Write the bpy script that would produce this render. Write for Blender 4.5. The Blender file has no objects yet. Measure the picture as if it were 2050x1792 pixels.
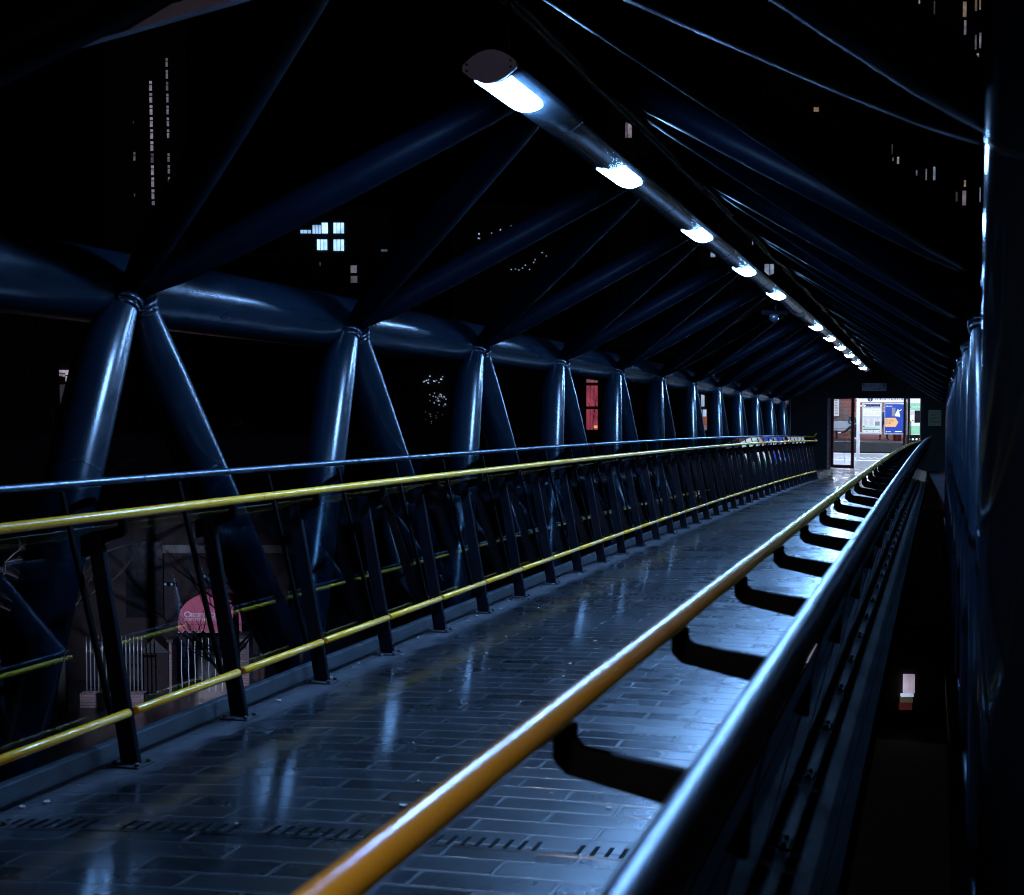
import bpy, bmesh, math, random
from mathutils import Vector, Matrix, Quaternion
random.seed(7)
sc = bpy.context.scene
COL = sc.collection

# ------------------------------------------------------------------ view
F, HOR, H = 2400.0, 797.0, 1.45          # focal length in pixels of a 2049 px wide picture, horizon row, eye height
YAW = .34195
PIT = math.atan((896 - HOR) / F)
SL, CU, XC = .00979, .00037, -1.79439    # slope and camber of the bridge, its centre line
c_, s_, cp, sp = math.cos(YAW), math.sin(YAW), math.cos(PIT), math.sin(PIT)
RT, FW, UP = Vector((c_, s_, 0)), Vector((-s_*cp, c_*cp, -sp)), Vector((-s_*sp, c_*sp, cp))
FH = Vector((-s_, c_, 0))
CAM = Vector((0, 0, H))
ZF = -.72                                 # landing and platform level
def dz(y):
    if y > 33.0: return ZF
    return -SL*y - CU*y*y
def crown(dx, y):
    k = max(0., min(1., (32.5-y)/3)); return .020*k*max(0., 1.96-dx*dx)
def ray(x, y): return FW + RT*((x-1024.5)/F) - UP*((y-896)/F)
def at_y(x, y, Y):
    d = ray(x, y); return CAM + d*(Y/d.y)
def at_d(x, y, D):
    d = ray(x, y); return CAM + d*(D/d.dot(FH))

# ------------------------------------------------------------------ materials
def newmat(name):
    m = bpy.data.materials.new(name); m.use_nodes = True
    nt = m.node_tree
    return m, nt, nt.nodes['Principled BSDF']
def N(nt, t, **kw):
    n = nt.nodes.new(t)
    for k, v in kw.items():
        if k in n.inputs: n.inputs[k].default_value = v
        else: setattr(n, k, v)
    return n
def paint(name, col, rough=.4, metal=0, scale=40, var=.25, bump=.15, bscale=220, coat=0, spec=.5, dirt=6):
    m, nt, b = newmat(name)
    tc = N(nt, 'ShaderNodeNewGeometry')
    n1 = N(nt, 'ShaderNodeTexNoise', Scale=dirt, Detail=6.0, Roughness=.65)
    n2 = N(nt, 'ShaderNodeTexNoise', Scale=bscale, Detail=3.0)
    nt.links.new(tc.outputs['Position'], n1.inputs['Vector']); nt.links.new(tc.outputs['Position'], n2.inputs['Vector'])
    mx = N(nt, 'ShaderNodeMix', data_type='RGBA')
    mx.inputs['A'].default_value = (*[x*(1-var) for x in col], 1); mx.inputs['B'].default_value = (*[min(1, x*(1+var)) for x in col], 1)
    nt.links.new(n1.outputs['Fac'], mx.inputs['Factor']); nt.links.new(mx.outputs['Result'], b.inputs['Base Color'])
    mr = N(nt, 'ShaderNodeMapRange'); mr.inputs['To Min'].default_value = max(.02, rough-.1); mr.inputs['To Max'].default_value = min(1, rough+.1)
    nt.links.new(n1.outputs['Fac'], mr.inputs['Value']); nt.links.new(mr.outputs['Result'], b.inputs['Roughness'])
    b.inputs['Metallic'].default_value = metal; b.inputs['Specular IOR Level'].default_value = spec
    b.inputs['Coat Weight'].default_value = coat; b.inputs['Coat Roughness'].default_value = .25
    if bump:
        bp = N(nt, 'ShaderNodeBump', Strength=bump, Distance=.002)
        nt.links.new(n2.outputs['Fac'], bp.inputs['Height']); nt.links.new(bp.outputs['Normal'], b.inputs['Normal'])
    return m
def glow(name, col, s, var=0, scale=8.0, stretch=(1, 1, 1)):
    m, nt, b = newmat(name)
    b.inputs['Base Color'].default_value = (.015, .015, .015, 1); b.inputs['Specular IOR Level'].default_value = .15
    b.inputs['Emission Color'].default_value = (*col, 1); b.inputs['Emission Strength'].default_value = s
    if var:
        g = N(nt, 'ShaderNodeNewGeometry'); mp = N(nt, 'ShaderNodeMapping'); mp.inputs['Scale'].default_value = stretch
        n = N(nt, 'ShaderNodeTexNoise', Scale=scale, Detail=3.0)
        r = N(nt, 'ShaderNodeMapRange'); r.inputs['From Min'].default_value = .3; r.inputs['From Max'].default_value = .7
        r.inputs['To Min'].default_value = s*(1-var); r.inputs['To Max'].default_value = s*(1+var)
        nt.links.new(g.outputs['Position'], mp.inputs['Vector']); nt.links.new(mp.outputs['Vector'], n.inputs['Vector'])
        nt.links.new(n.outputs['Fac'], r.inputs['Value']); nt.links.new(r.outputs['Result'], b.inputs['Emission Strength'])
    return m
def brickmat(name, c1, c2, mortar, w=.225, h=.075, horiz='r', scale=1.0, rough=.85):
    m, nt, b = newmat(name)
    g = N(nt, 'ShaderNodeNewGeometry')
    sx = N(nt, 'ShaderNodeSeparateXYZ'); nt.links.new(g.outputs['Position'], sx.inputs[0])
    cb = N(nt, 'ShaderNodeCombineXYZ')
    ad = N(nt, 'ShaderNodeMath', operation='ADD'); nt.links.new(sx.outputs['X'], ad.inputs[0]); nt.links.new(sx.outputs['Y'], ad.inputs[1])
    nt.links.new(ad.outputs[0], cb.inputs['X']); nt.links.new(sx.outputs['Z'], cb.inputs['Y'])
    br = N(nt, 'ShaderNodeTexBrick', Scale=1.0)
    br.inputs['Color1'].default_value = (*c1, 1); br.inputs['Color2'].default_value = (*c2, 1); br.inputs['Mortar'].default_value = (*mortar, 1)
    br.inputs['Brick Width'].default_value = w; br.inputs['Row Height'].default_value = h; br.inputs['Mortar Size'].default_value = .008
    nt.links.new(cb.outputs[0], br.inputs['Vector'])
    nt.links.new(br.outputs['Color'], b.inputs['Base Color']); b.inputs['Roughness'].default_value = rough
    bp = N(nt, 'ShaderNodeBump', Strength=.5, Distance=.01); bp.invert = True
    nt.links.new(br.outputs['Fac'], bp.inputs['Height']); nt.links.new(bp.outputs['Normal'], b.inputs['Normal'])
    return m

def floormat():
    m, nt, b = newmat('wet_pavers')
    L = nt.links.new
    g = N(nt, 'ShaderNodeNewGeometry'); sx = N(nt, 'ShaderNodeSeparateXYZ'); L(g.outputs['Position'], sx.inputs[0])
    sk = N(nt, 'ShaderNodeMath', operation='MULTIPLY_ADD'); L(sx.outputs['X'], sk.inputs[0]); sk.inputs[1].default_value = -.2; L(sx.outputs['Y'], sk.inputs[2])
    cb = N(nt, 'ShaderNodeCombineXYZ'); L(sx.outputs['X'], cb.inputs['X']); L(sk.outputs[0], cb.inputs['Y'])
    # slight waviness so that the joints are not ruled
    nw = N(nt, 'ShaderNodeTexNoise', Scale=3.0, Detail=2.0); L(g.outputs['Position'], nw.inputs['Vector'])
    wv = N(nt, 'ShaderNodeVectorMath', operation='SCALE'); wv.inputs['Scale'].default_value = .012; L(nw.outputs['Color'], wv.inputs[0])
    va = N(nt, 'ShaderNodeVectorMath', operation='ADD'); L(cb.outputs[0], va.inputs[0]); L(wv.outputs[0], va.inputs[1])
    br = N(nt, 'ShaderNodeTexBrick', Scale=1.0); br.offset = .5; br.offset_frequency = 2
    br.inputs['Color1'].default_value = (.003, .0035, .005, 1); br.inputs['Color2'].default_value = (.007, .0075, .009, 1); br.inputs['Mortar'].default_value = (.012, .012, .014, 1)
    br.inputs['Brick Width'].default_value = .42; br.inputs['Row Height'].default_value = .125; br.inputs['Mortar Size'].default_value = .009; br.inputs['Mortar Smooth'].default_value = .3
    L(va.outputs[0], br.inputs['Vector'])
    # the outer 0.25 m at each side is a dry, paler margin
    ax = N(nt, 'ShaderNodeMath', operation='ADD'); L(sx.outputs['X'], ax.inputs[0]); ax.inputs[1].default_value = -XC
    ab = N(nt, 'ShaderNodeMath', operation='MULTIPLY'); ab.inputs[1].default_value = -1.0; L(ax.outputs[0], ab.inputs[0])
    nb = N(nt, 'ShaderNodeTexNoise', Scale=5.0, Detail=6.0, Roughness=.7); L(g.outputs['Position'], nb.inputs['Vector'])
    nm = N(nt, 'ShaderNodeMath', operation='MULTIPLY_ADD'); L(nb.outputs['Fac'], nm.inputs[0]); nm.inputs[1].default_value = .35; L(ab.outputs[0], nm.inputs[2])
    mg = N(nt, 'ShaderNodeMapRange'); mg.inputs['From Min'].default_value = 1.26; mg.inputs['From Max'].default_value = 1.40; L(nm.outputs[0], mg.inputs['Value'])
    mx = N(nt, 'ShaderNodeMix', data_type='RGBA'); L(mg.outputs[0], mx.inputs['Factor']); L(br.outputs['Color'], mx.inputs['A'])
    dn = N(nt, 'ShaderNodeTexNoise', Scale=14.0, Detail=6.0); L(g.outputs['Position'], dn.inputs['Vector'])
    dc = N(nt, 'ShaderNodeMix', data_type='RGBA'); dc.inputs['A'].default_value = (.010, .010, .013, 1); dc.inputs['B'].default_value = (.045, .043, .048, 1)
    L(dn.outputs['Fac'], dc.inputs['Factor']); L(dc.outputs['Result'], mx.inputs['B'])
    # grime over everything
    g2 = N(nt, 'ShaderNodeTexNoise', Scale=2.3, Detail=8.0, Roughness=.7); L(g.outputs['Position'], g2.inputs['Vector'])
    gr = N(nt, 'ShaderNodeMapRange'); gr.inputs['From Min'].default_value = .3; gr.inputs['From Max'].default_value = .7; gr.inputs['To Min'].default_value = .55; gr.inputs['To Max'].default_value = 1.25; L(g2.outputs['Fac'], gr.inputs['Value'])
    mu = N(nt, 'ShaderNodeVectorMath', operation='SCALE'); L(mx.outputs['Result'], mu.inputs[0]); L(gr.outputs[0], mu.inputs['Scale'])
    re = N(nt, 'ShaderNodeMapRange'); re.inputs['From Min'].default_value = 1.34; re.inputs['From Max'].default_value = 1.44; L(nr_ := N(nt, 'ShaderNodeMath', operation='MULTIPLY_ADD').outputs[0], re.inputs['Value'])
    nq = nr_.node; L(nb.outputs['Fac'], nq.inputs[0]); nq.inputs[1].default_value = .35; L(ax.outputs[0], nq.inputs[2])
    L(mu.outputs[0], b.inputs['Base Color'])
    # wetness: patchy gloss
    w1 = N(nt, 'ShaderNodeTexNoise', Scale=1.7, Detail=7.0, Roughness=.62); L(g.outputs['Position'], w1.inputs['Vector'])
    rr = N(nt, 'ShaderNodeMapRange'); rr.inputs['From Min'].default_value = .3; rr.inputs['From Max'].default_value = .7; rr.inputs['To Min'].default_value = .24; rr.inputs['To Max'].default_value = .34; L(w1.outputs['Fac'], rr.inputs['Value'])
    bwv = N(nt, 'ShaderNodeRGBToBW'); L(br.outputs['Color'], bwv.inputs[0])
    bwr = N(nt, 'ShaderNodeMapRange'); bwr.inputs['From Min'].default_value = .0035; bwr.inputs['From Max'].default_value = .0078; bwr.inputs['To Min'].default_value = -.035; bwr.inputs['To Max'].default_value = .04; L(bwv.outputs[0], bwr.inputs['Value'])
    rb_ = N(nt, 'ShaderNodeMath', operation='ADD'); L(rr.outputs[0], rb_.inputs[0]); L(bwr.outputs[0], rb_.inputs[1])
    r2 = N(nt, 'ShaderNodeMath', operation='MULTIPLY_ADD'); L(br.outputs['Fac'], r2.inputs[0]); r2.inputs[1].default_value = .12; L(rb_.outputs[0], r2.inputs[2])
    r3 = N(nt, 'ShaderNodeMath', operation='MULTIPLY_ADD'); L(mg.outputs[0], r3.inputs[0]); r3.inputs[1].default_value = .35; L(r2.outputs[0], r3.inputs[2]); MARG = r3
    r4 = N(nt, 'ShaderNodeMath', operation='MULTIPLY_ADD'); L(re.outputs[0], r4.inputs[0]); r4.inputs[1].default_value = .5; L(r3.outputs[0], r4.inputs[2]); L(r4.outputs[0], b.inputs['Roughness'])
    b.inputs['Specular IOR Level'].default_value = .32
    # relief: sunk joints, coarse grain, uneven setting
    gn = N(nt, 'ShaderNodeTexNoise', Scale=170.0, Detail=4.0, Roughness=.7); L(g.outputs['Position'], gn.inputs['Vector'])
    un = N(nt, 'ShaderNodeTexNoise', Scale=7.0, Detail=3.0); L(g.outputs['Position'], un.inputs['Vector'])
    b1 = N(nt, 'ShaderNodeBump', Strength=.32, Distance=.001); L(gn.outputs['Fac'], b1.inputs['Height'])
    b2 = N(nt, 'ShaderNodeBump', Strength=.09, Distance=.006); L(un.outputs['Fac'], b2.inputs['Height']); L(b1.outputs['Normal'], b2.inputs['Normal'])
    b3 = N(nt, 'ShaderNodeBump', Strength=.9, Distance=.009); b3.invert = True; L(br.outputs['Fac'], b3.inputs['Height']); L(b2.outputs['Normal'], b3.inputs['Normal'])
    L(b3.outputs['Normal'], b.inputs['Normal'])
    wc = N(nt, 'ShaderNodeMapRange'); wc.inputs['From Min'].default_value = .35; wc.inputs['From Max'].default_value = .6; wc.inputs['To Min'].default_value = 1.0; wc.inputs['To Max'].default_value = .5; L(w1.outputs['Fac'], wc.inputs['Value'])
    wd = N(nt, 'ShaderNodeMath', operation='MULTIPLY_ADD'); L(mg.outputs[0], wd.inputs[0]); wd.inputs[1].default_value = -.85; wd2 = N(nt, 'ShaderNodeMath', operation='MULTIPLY_ADD'); L(re.outputs[0], wd2.inputs[0]); wd2.inputs[1].default_value = -1.0; L(wc.outputs[0], wd2.inputs[2]); wd2.use_clamp = True; L(wd2.outputs[0], wd.inputs[2]); wd.use_clamp = True
    L(wd.outputs[0], b.inputs['Coat Weight']); b.inputs['Coat Roughness'].default_value = .125; b.inputs['Coat IOR'].default_value = 1.6
    c2 = N(nt, 'ShaderNodeBump', Strength=.09, Distance=.006); L(un.outputs['Fac'], c2.inputs['Height'])
    c1 = N(nt, 'ShaderNodeBump', Strength=.07, Distance=.001); L(gn.outputs['Fac'], c1.inputs['Height']); L(c2.outputs['Normal'], c1.inputs['Normal'])
    c3 = N(nt, 'ShaderNodeBump', Strength=.9, Distance=.009); c3.invert = True; L(br.outputs['Fac'], c3.inputs['Height']); L(c1.outputs['Normal'], c3.inputs['Normal'])
    L(c3.outputs['Normal'], b.inputs['Coat Normal'])
    return m

def glassmat(name, tint=(.70, .78, .82), rough=.015):
    m, nt, b = newmat(name)
    nt.nodes.remove(b)
    out = nt.nodes['Material Output']
    tr = N(nt, 'ShaderNodeBsdfTransparent'); tr.inputs['Color'].default_value = (*tint, 1)
    gl = N(nt, 'ShaderNodeBsdfGlossy', Roughness=rough); gl.inputs['Color'].default_value = (.9, .95, 1, 1)
    lw = N(nt, 'ShaderNodeLayerWeight', Blend=.5); pw = N(nt, 'ShaderNodeMath', operation='POWER'); pw.inputs[1].default_value = 4.5
    fr = N(nt, 'ShaderNodeMath', operation='MULTIPLY_ADD'); fr.inputs[1].default_value = .95; fr.inputs[2].default_value = .11; mx = N(nt, 'ShaderNodeMixShader')
    nt.links.new(lw.outputs['Facing'], pw.inputs[0]); nt.links.new(pw.outputs[0], fr.inputs[0])
    nt.links.new(fr.outputs[0], mx.inputs[0]); nt.links.new(tr.outputs[0], mx.inputs[1]); nt.links.new(gl.outputs[0], mx.inputs[2]); nt.links.new(mx.outputs[0], out.inputs[0])
    return m

M = dict(
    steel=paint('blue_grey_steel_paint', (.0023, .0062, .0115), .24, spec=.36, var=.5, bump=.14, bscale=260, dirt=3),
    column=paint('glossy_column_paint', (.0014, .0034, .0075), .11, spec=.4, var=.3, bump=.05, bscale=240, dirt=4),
    rafter=paint('grey_rafter_paint', (.17, .155, .20), .6, bump=.1),
    platform=paint('wet_platform_paving', (.13, .135, .16), .35, var=.3, bump=.4, bscale=40, dirt=3),
    brk=paint('matt_black_bracket', (.0004, .0004, .0005), .7, spec=.02, bump=.1),
    roof=paint('shaded_roof_steel', (.0007, .0016, .0036), .42, spec=.013, var=.3, bump=.25, bscale=160, dirt=4),  # darker copy of the steel paint; shade on the struts put into the colour
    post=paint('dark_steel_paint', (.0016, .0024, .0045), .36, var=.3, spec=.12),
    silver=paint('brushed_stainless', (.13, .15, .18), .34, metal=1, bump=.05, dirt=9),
    yellow=paint('yellow_rail_coating', (.50, .235, .008), .24, var=.1, bump=.05, coat=.0, dirt=3),
    amber=paint('relit_rail_coating', (.46, .27, .016), .24, var=.14, bump=.05, coat=.0, dirt=3),  # same coating as the left rail, recoloured for the different light there
    trough=paint('grey_luminaire_aluminium', (.022, .032, .040), .22, metal=.2, var=.15, bump=.12, bscale=300),
    cap=paint('grey_cast_end_cap', (.20, .205, .28), .6, var=.2, bump=.3, bscale=350),
    lens=glow('lit_lens', (.21, .47, 1.0), 700),
    unlit=paint('unlit_lens', (.30, .33, .36), .3, bump=0),
    kerb=paint('concrete_kerb', (.02, .0235, .028), .7, var=.5, bump=.6, bscale=90, dirt=9),
    silver_shaded=paint('shaded_stainless', (.038, .050, .072), .30, metal=1, bump=.05, dirt=7),  # darker copy of the stainless; dimmer light on the right rail put into it
    floor=floormat(),
    glass=glassmat('balustrade_glass'),
    doorglass=glassmat('door_glass', (.95, .95, .97)),
    black=paint('black_void', (.004, .004, .005), .7, bump=0),
    endwall=paint('dark_gable_render', (.0022, .0025, .003), .8, bump=.3, bscale=60),
    doorwood=paint('red_brown_door_paint', (.10, .014, .012), .32, var=.2),
    asphalt=paint('wet_asphalt', (.028, .029, .032), .35, var=.4, bump=.6, bscale=60, dirt=1.5),
    concrete=paint('grey_concrete', (.24, .24, .25), .75, var=.25, bump=.4, bscale=70, dirt=2),
    white=paint('white_paint', (.78, .78, .78), .45, var=.05, bump=0, dirt=5),
    track=paint('track_ballast', (.03, .028, .026), .9, var=.5, bump=1, bscale=25),
    redbrick=brickmat('red_brick', (.20, .055, .04), (.28, .085, .055), (.25, .2, .18)),
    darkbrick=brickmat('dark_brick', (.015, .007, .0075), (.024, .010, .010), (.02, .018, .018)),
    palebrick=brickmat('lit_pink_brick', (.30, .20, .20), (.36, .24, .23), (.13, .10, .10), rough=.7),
    stone=paint('pale_stone', (.14, .135, .13), .8, var=.2),
    tower=paint('dark_tower_cladding', (.02, .02, .024), .6, bump=0),
    towerglass=paint('dark_tower_glass', (.008, .009, .012), .2, bump=0),
    slate=paint('dark_slate', (.03, .03, .033), .6),
    gal=paint('galvanised_steel', (.36, .40, .44), .4, metal=.6, var=.3),
    bark=paint('bark', (.03, .025, .02), .9, var=.4, bump=.6, bscale=30),
    skin=paint('skin', (.42, .24, .17), .55, bump=0, var=.05),
    jacket=paint('dark_blue_jacket', (.015, .03, .07), .8, bump=0),
    trouser=paint('black_trousers', (.010, .010, .012), .85, bump=0),
    shoe=paint('white_trainers', (.75, .75, .75), .6, bump=0, var=.05),
    bench=paint('pale_bench_metal', (.55, .58, .62), .35, metal=.3),
    awning=paint('pink_red_awning_canvas', (.62, .13, .19), .8, var=.08, bump=.2, bscale=200),
    trim=paint('white_awning_piping', (.8, .78, .8), .7, bump=0),
    leaf=paint('litter', (.25, .23, .2), .8, var=.5, bump=0, dirt=30),
    rubber=paint('black_rubber', (.012, .012, .013), .8),
    notice=paint('yellow_green_notice', (.22, .26, .13), .7, bump=0, var=.08),
    signface=paint('pale_blue_sign_face', (.25, .32, .38), .5, bump=0, var=.05),
    ink=paint('dark_blue_ink', (.006, .012, .06), .5, bump=0, var=.05),
    inkblack=paint('black_ink', (.008, .008, .01), .5, bump=0, var=.05),
    posterwhite=glow('glowing_white_poster', (.74, .83, 1.0), .98, .06, 3.0),  # posters, header and panels glow by themselves so that they look lit
    posterblue=glow('glowing_blue_poster', (.012, .05, .42), 1.3, .15, 3.0),
    postergreen=glow('glowing_green_poster', (.30, .72, .55), 1.05, .1, 3.0),
    posterpeach=glow('glowing_peach_arrow', (1.0, .58, .30), 1.0),
    postergrey=glow('glowing_grey_block', (.42, .5, .68), .6),
    headwhite=glow('glowing_header', (.80, .88, 1.0), 1.15),
    dots=glow('white_stud_lights', (.75, .95, 1.0), 1.2),
    tube=glow('platform_tube_light', (.62, .76, 1.0), 290),
    redlitter=paint('red_bin_paint', (.25, .02, .02), .5, bump=0),
)

# ------------------------------------------------------------------ mesh helpers (world coordinates)
def bm_box(bm, x0, x1, y0, y1, z0, z1):
    vs = [bm.verts.new((x, y, z)) for z in (z0, z1) for y in (y0, y1) for x in (x0, x1)]
    for f in ((0, 2, 3, 1), (4, 5, 7, 6), (0, 1, 5, 4), (2, 6, 7, 3), (0, 4, 6, 2), (1, 3, 7, 5)):
        bm.faces.new([vs[i] for i in f])
    return vs
def bm_hex(bm, a, b):                       # two quads of 4 points each -> a closed solid
    va = [bm.verts.new(p) for p in a]; vb = [bm.verts.new(p) for p in b]
    bm.faces.new(va[::-1]); bm.faces.new(vb)
    n = len(va)
    for i in range(n): bm.faces.new([va[i], va[(i+1) % n], vb[(i+1) % n], vb[i]])
def bm_tube(bm, pts, radii, seg=14, cap=True, smooth=True):
    pts = [Vector(p) for p in pts]
    if not hasattr(radii, '__len__'): radii = [radii]*len(pts)
    rings = []; prev = None
    for i, p in enumerate(pts):
        t = (pts[min(i+1, len(pts)-1)] - pts[max(i-1, 0)]).normalized()
        if prev is None:
            a = Vector((0, 0, 1)) if abs(t.z) < .9 else Vector((1, 0, 0))
            u = t.cross(a).normalized()
        else: u = (prev - t*prev.dot(t)).normalized()
        prev = u; v = t.cross(u)
        rings.append([bm.verts.new(p + (u*math.cos(2*math.pi*k/seg) + v*math.sin(2*math.pi*k/seg))*radii[i]) for k in range(seg)])
    for a, b in zip(rings, rings[1:]):
        for k in range(seg):
            f = bm.faces.new([a[k], a[(k+1) % seg], b[(k+1) % seg], b[k]]); f.smooth = smooth
    if cap:
        bm.faces.new(rings[0][::-1]); bm.faces.new(rings[-1])
def bm_bar(bm, p, q, w, h, up=(0, 0, 1)):   # rectangular bar from p to q
    p, q = Vector(p), Vector(q); t = (q-p).normalized()
    u = t.cross(Vector(up)).normalized(); v = u.cross(t)
    o = [(-w/2, -h/2), (w/2, -h/2), (w/2, h/2), (-w/2, h/2)]
    bm_hex(bm, [p+u*a+v*b for a, b in o], [q+u*a+v*b for a, b in o])
def bm_prism(bm, poly, origin, ax, ay, n, depth):   # polygon in the plane (ax, ay), extruded along n
    origin = Vector(origin)
    a = [origin + ax*x + ay*y for x, y in poly]; b = [p + n*depth for p in a]
    bm_hex(bm, a, b)
def new(): return bmesh.new()
def obj(name, bm, mat, parent=None, bevel=0, smooth=False, origin=None):
    bmesh.ops.recalc_face_normals(bm, faces=bm.faces[:])
    me = bpy.data.meshes.new(name)
    if parent is not None and origin is None: origin = parent['_o'] if '_o' in parent else (0, 0, 0)
    if origin is not None:
        o = Vector(origin); bmesh.ops.translate(bm, vec=-o, verts=bm.verts[:])
    bm.to_mesh(me); bm.free()
    ob = bpy.data.objects.new(name, me); COL.objects.link(ob)
    for m in (mat if isinstance(mat, (list, tuple)) else [mat]): me.materials.append(m)
    if parent is not None:
        ob.parent = parent
        po = Vector(parent['_o'])
        ob.location = Vector(origin) - po
    elif origin is not None: ob.location = origin
    ob['_o'] = tuple(origin) if origin is not None else (0., 0., 0.)
    if bevel:
        b = ob.modifiers.new('bevel', 'BEVEL'); b.width = bevel; b.segments = 2; b.limit_method = 'ANGLE'
    return ob
def tag(o, label, cat, group=None):
    o['label'] = label; o['category'] = cat
    if group: o['group'] = group
    return o
def thing(name, label, cat, loc, group=None):
    o = bpy.data.objects.new(name, None); COL.objects.link(o); o.location = loc; o.empty_display_size = .2
    o['_o'] = tuple(float(v) for v in loc)
    return tag(o, label, cat, group)
def kind(o, k): o['kind'] = k; return o
def copy_tree(o, parent=None):
    c = o.copy(); COL.objects.link(c)
    if parent is not None: c.parent = parent
    for ch in [x for x in o.children]: copy_tree(ch, c)
    return c
def text(name, body, size, pos, ax, ay, mat, parent, align='LEFT', ext=.002, spacing=1.0, sx=1.0):
    cu = bpy.data.curves.new(name, 'FONT'); cu.body = body; cu.size = size; cu.extrude = ext; cu.align_x = align; cu.space_character = spacing
    t = bpy.data.objects.new(name, cu); COL.objects.link(t)
    dg = bpy.context.evaluated_depsgraph_get(); dg.update()
    me = bpy.data.meshes.new_from_object(t.evaluated_get(dg)); bpy.data.objects.remove(t)
    ax = Vector(ax).normalized(); ay = Vector(ay).normalized(); n = ax.cross(ay)
    mw = Matrix(((ax.x, ay.x, n.x, pos[0]), (ax.y, ay.y, n.y, pos[1]), (ax.z, ay.z, n.z, pos[2]), (0, 0, 0, 1)))
    po = Vector(parent['_o'])
    me.transform(Matrix.Translation(-po) @ mw @ Matrix.Diagonal((sx, 1, 1, 1)))
    me.materials.clear(); me.materials.append(mat)
    ob = bpy.data.objects.new(name, me); COL.objects.link(ob); ob.parent = parent; ob['_o'] = tuple(po)
    return ob

BAY, PB = 2.341, .80188
Y0, YP0 = 4.925, 4.016
def bp(dx, y, h): return Vector((XC+dx, y, dz(y)+h))

# ------------------------------------------------------------------ deck (structure)
DX = [-1.399+2.619*i/20 for i in range(21)]
bm = new(); ys = [-5+.5*i for i in range(77)]
prev = None
for y in ys:
    row = [bm.verts.new(bp(dx, y, crown(dx, y))) for dx in DX]
    low = [bm.verts.new(bp(dx, y, -.14)) for dx in (-1.399, 1.22)]
    if prev:
        pr_, pl_ = prev
        for k in range(len(DX)-1): bm.faces.new([pr_[k], pr_[k+1], row[k+1], row[k]]).smooth = True
        bm.faces.new([pl_[0], low[0], low[1], pl_[1]])
        bm.faces.new([pr_[0], row[0], low[0], pl_[0]]); bm.faces.new([pr_[-1], pl_[1], low[1], row[-1]])
    prev = (row, low)
kind(obj('deck', bm, M['floor']), 'structure')
for sgn in (-1, 1):
    bm = new(); prof = [(1.40, -.14), (1.40, .07), (1.44, .075), (1.44, -.14)]
    if sgn > 0: prof = [(1.222, -.14), (1.222, .012), (1.48, .008), (1.49, .03), (1.53, .03), (1.53, -.14)]
    pts = [[bp(sgn*a, y, b) for a, b in prof] for y in ys]
    for A, B in zip(pts, pts[1:]): bm_hex(bm, A, B)
    bmesh.ops.remove_doubles(bm, verts=bm.verts[:], dist=.0005)
    kind(obj('kerb', bm, M['kerb'] if sgn < 0 else M['brk']), 'structure')
bm = new()
bm_box(bm, -6.5, -.31, 33.002, 38.4, ZF-.3, ZF-.004)
kind(obj('landing', bm, M['floor']), 'structure')

# drainage channels: slotted strips across the deck, skewed like the paving
def drain(yc, label):
    x0, x1 = XC-1.36, XC+1.20
    t = thing('drainage_channel', label, 'drain', (XC, yc, dz(yc)), 'slotted drains across the deck')
    bm = new(); bs = new()
    def sheet(b, xa, xb, half, h):
        n = max(1, int((xb-xa)/.1))
        for i in range(n):
            u0, u1 = xa+(xb-xa)*i/n, xa+(xb-xa)*(i+1)/n
            P = lambda x, o, hh: Vector((x, yc+.2*(x-XC)+o, dz(yc+.2*(x-XC)+o)+crown(x-XC, yc)+hh))
            q = [(u0, -half), (u1, -half), (u1, half), (u0, half)]
            bm_hex(b, [P(x, o, .001) for x, o in q], [P(x, o, h) for x, o in q])
    sheet(bm, x0, x1, .058, .002)
    x = x0+.05; k = 0
    while x < x1-.05:
        if k % 11 < 9: sheet(bs, x, x+.014, .042, .0035)
        x += .046; k += 1
    me2 = bpy.data.meshes.new('tmp'); bs.to_mesh(me2); bs.free(); nf = len(bm.faces); bm.from_mesh(me2); bpy.data.meshes.remove(me2)
    bm.faces.ensure_lookup_table()
    for f in bm.faces[nf:]: f.material_index = 1
    obj('channel_cover', bm, [M['floor'], M['brk']], t)
drain(3.53, 'slotted drain strip nearest the camera on the wet deck')
drain(8.95, 'slotted drain strip far along the wet deck')

# litter on the deck
bm = new()
for i in range(70):
    side = random.random() < .45
    dx = -1.32+random.random()*.12 if side else random.uniform(-1.2, 1.18)
    y = random.uniform(3.0, 16); r = random.uniform(.005, .017)
    c = bp(dx, y, .004+crown(dx, y)); a = random.random()*6.28
    poly = [(math.cos(a+k*1.05)*r*random.uniform(.5, 1.2), math.sin(a+k*1.05)*r*random.uniform(.5, 1.2)) for k in range(6)]
    bm_prism(bm, poly, c, Vector((1, 0, 0)), Vector((0, 1, 0)), Vector((0, 0, 1)), random.uniform(.002, .005))
kind(obj('litter', bm, M['leaf']), 'stuff')

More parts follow.
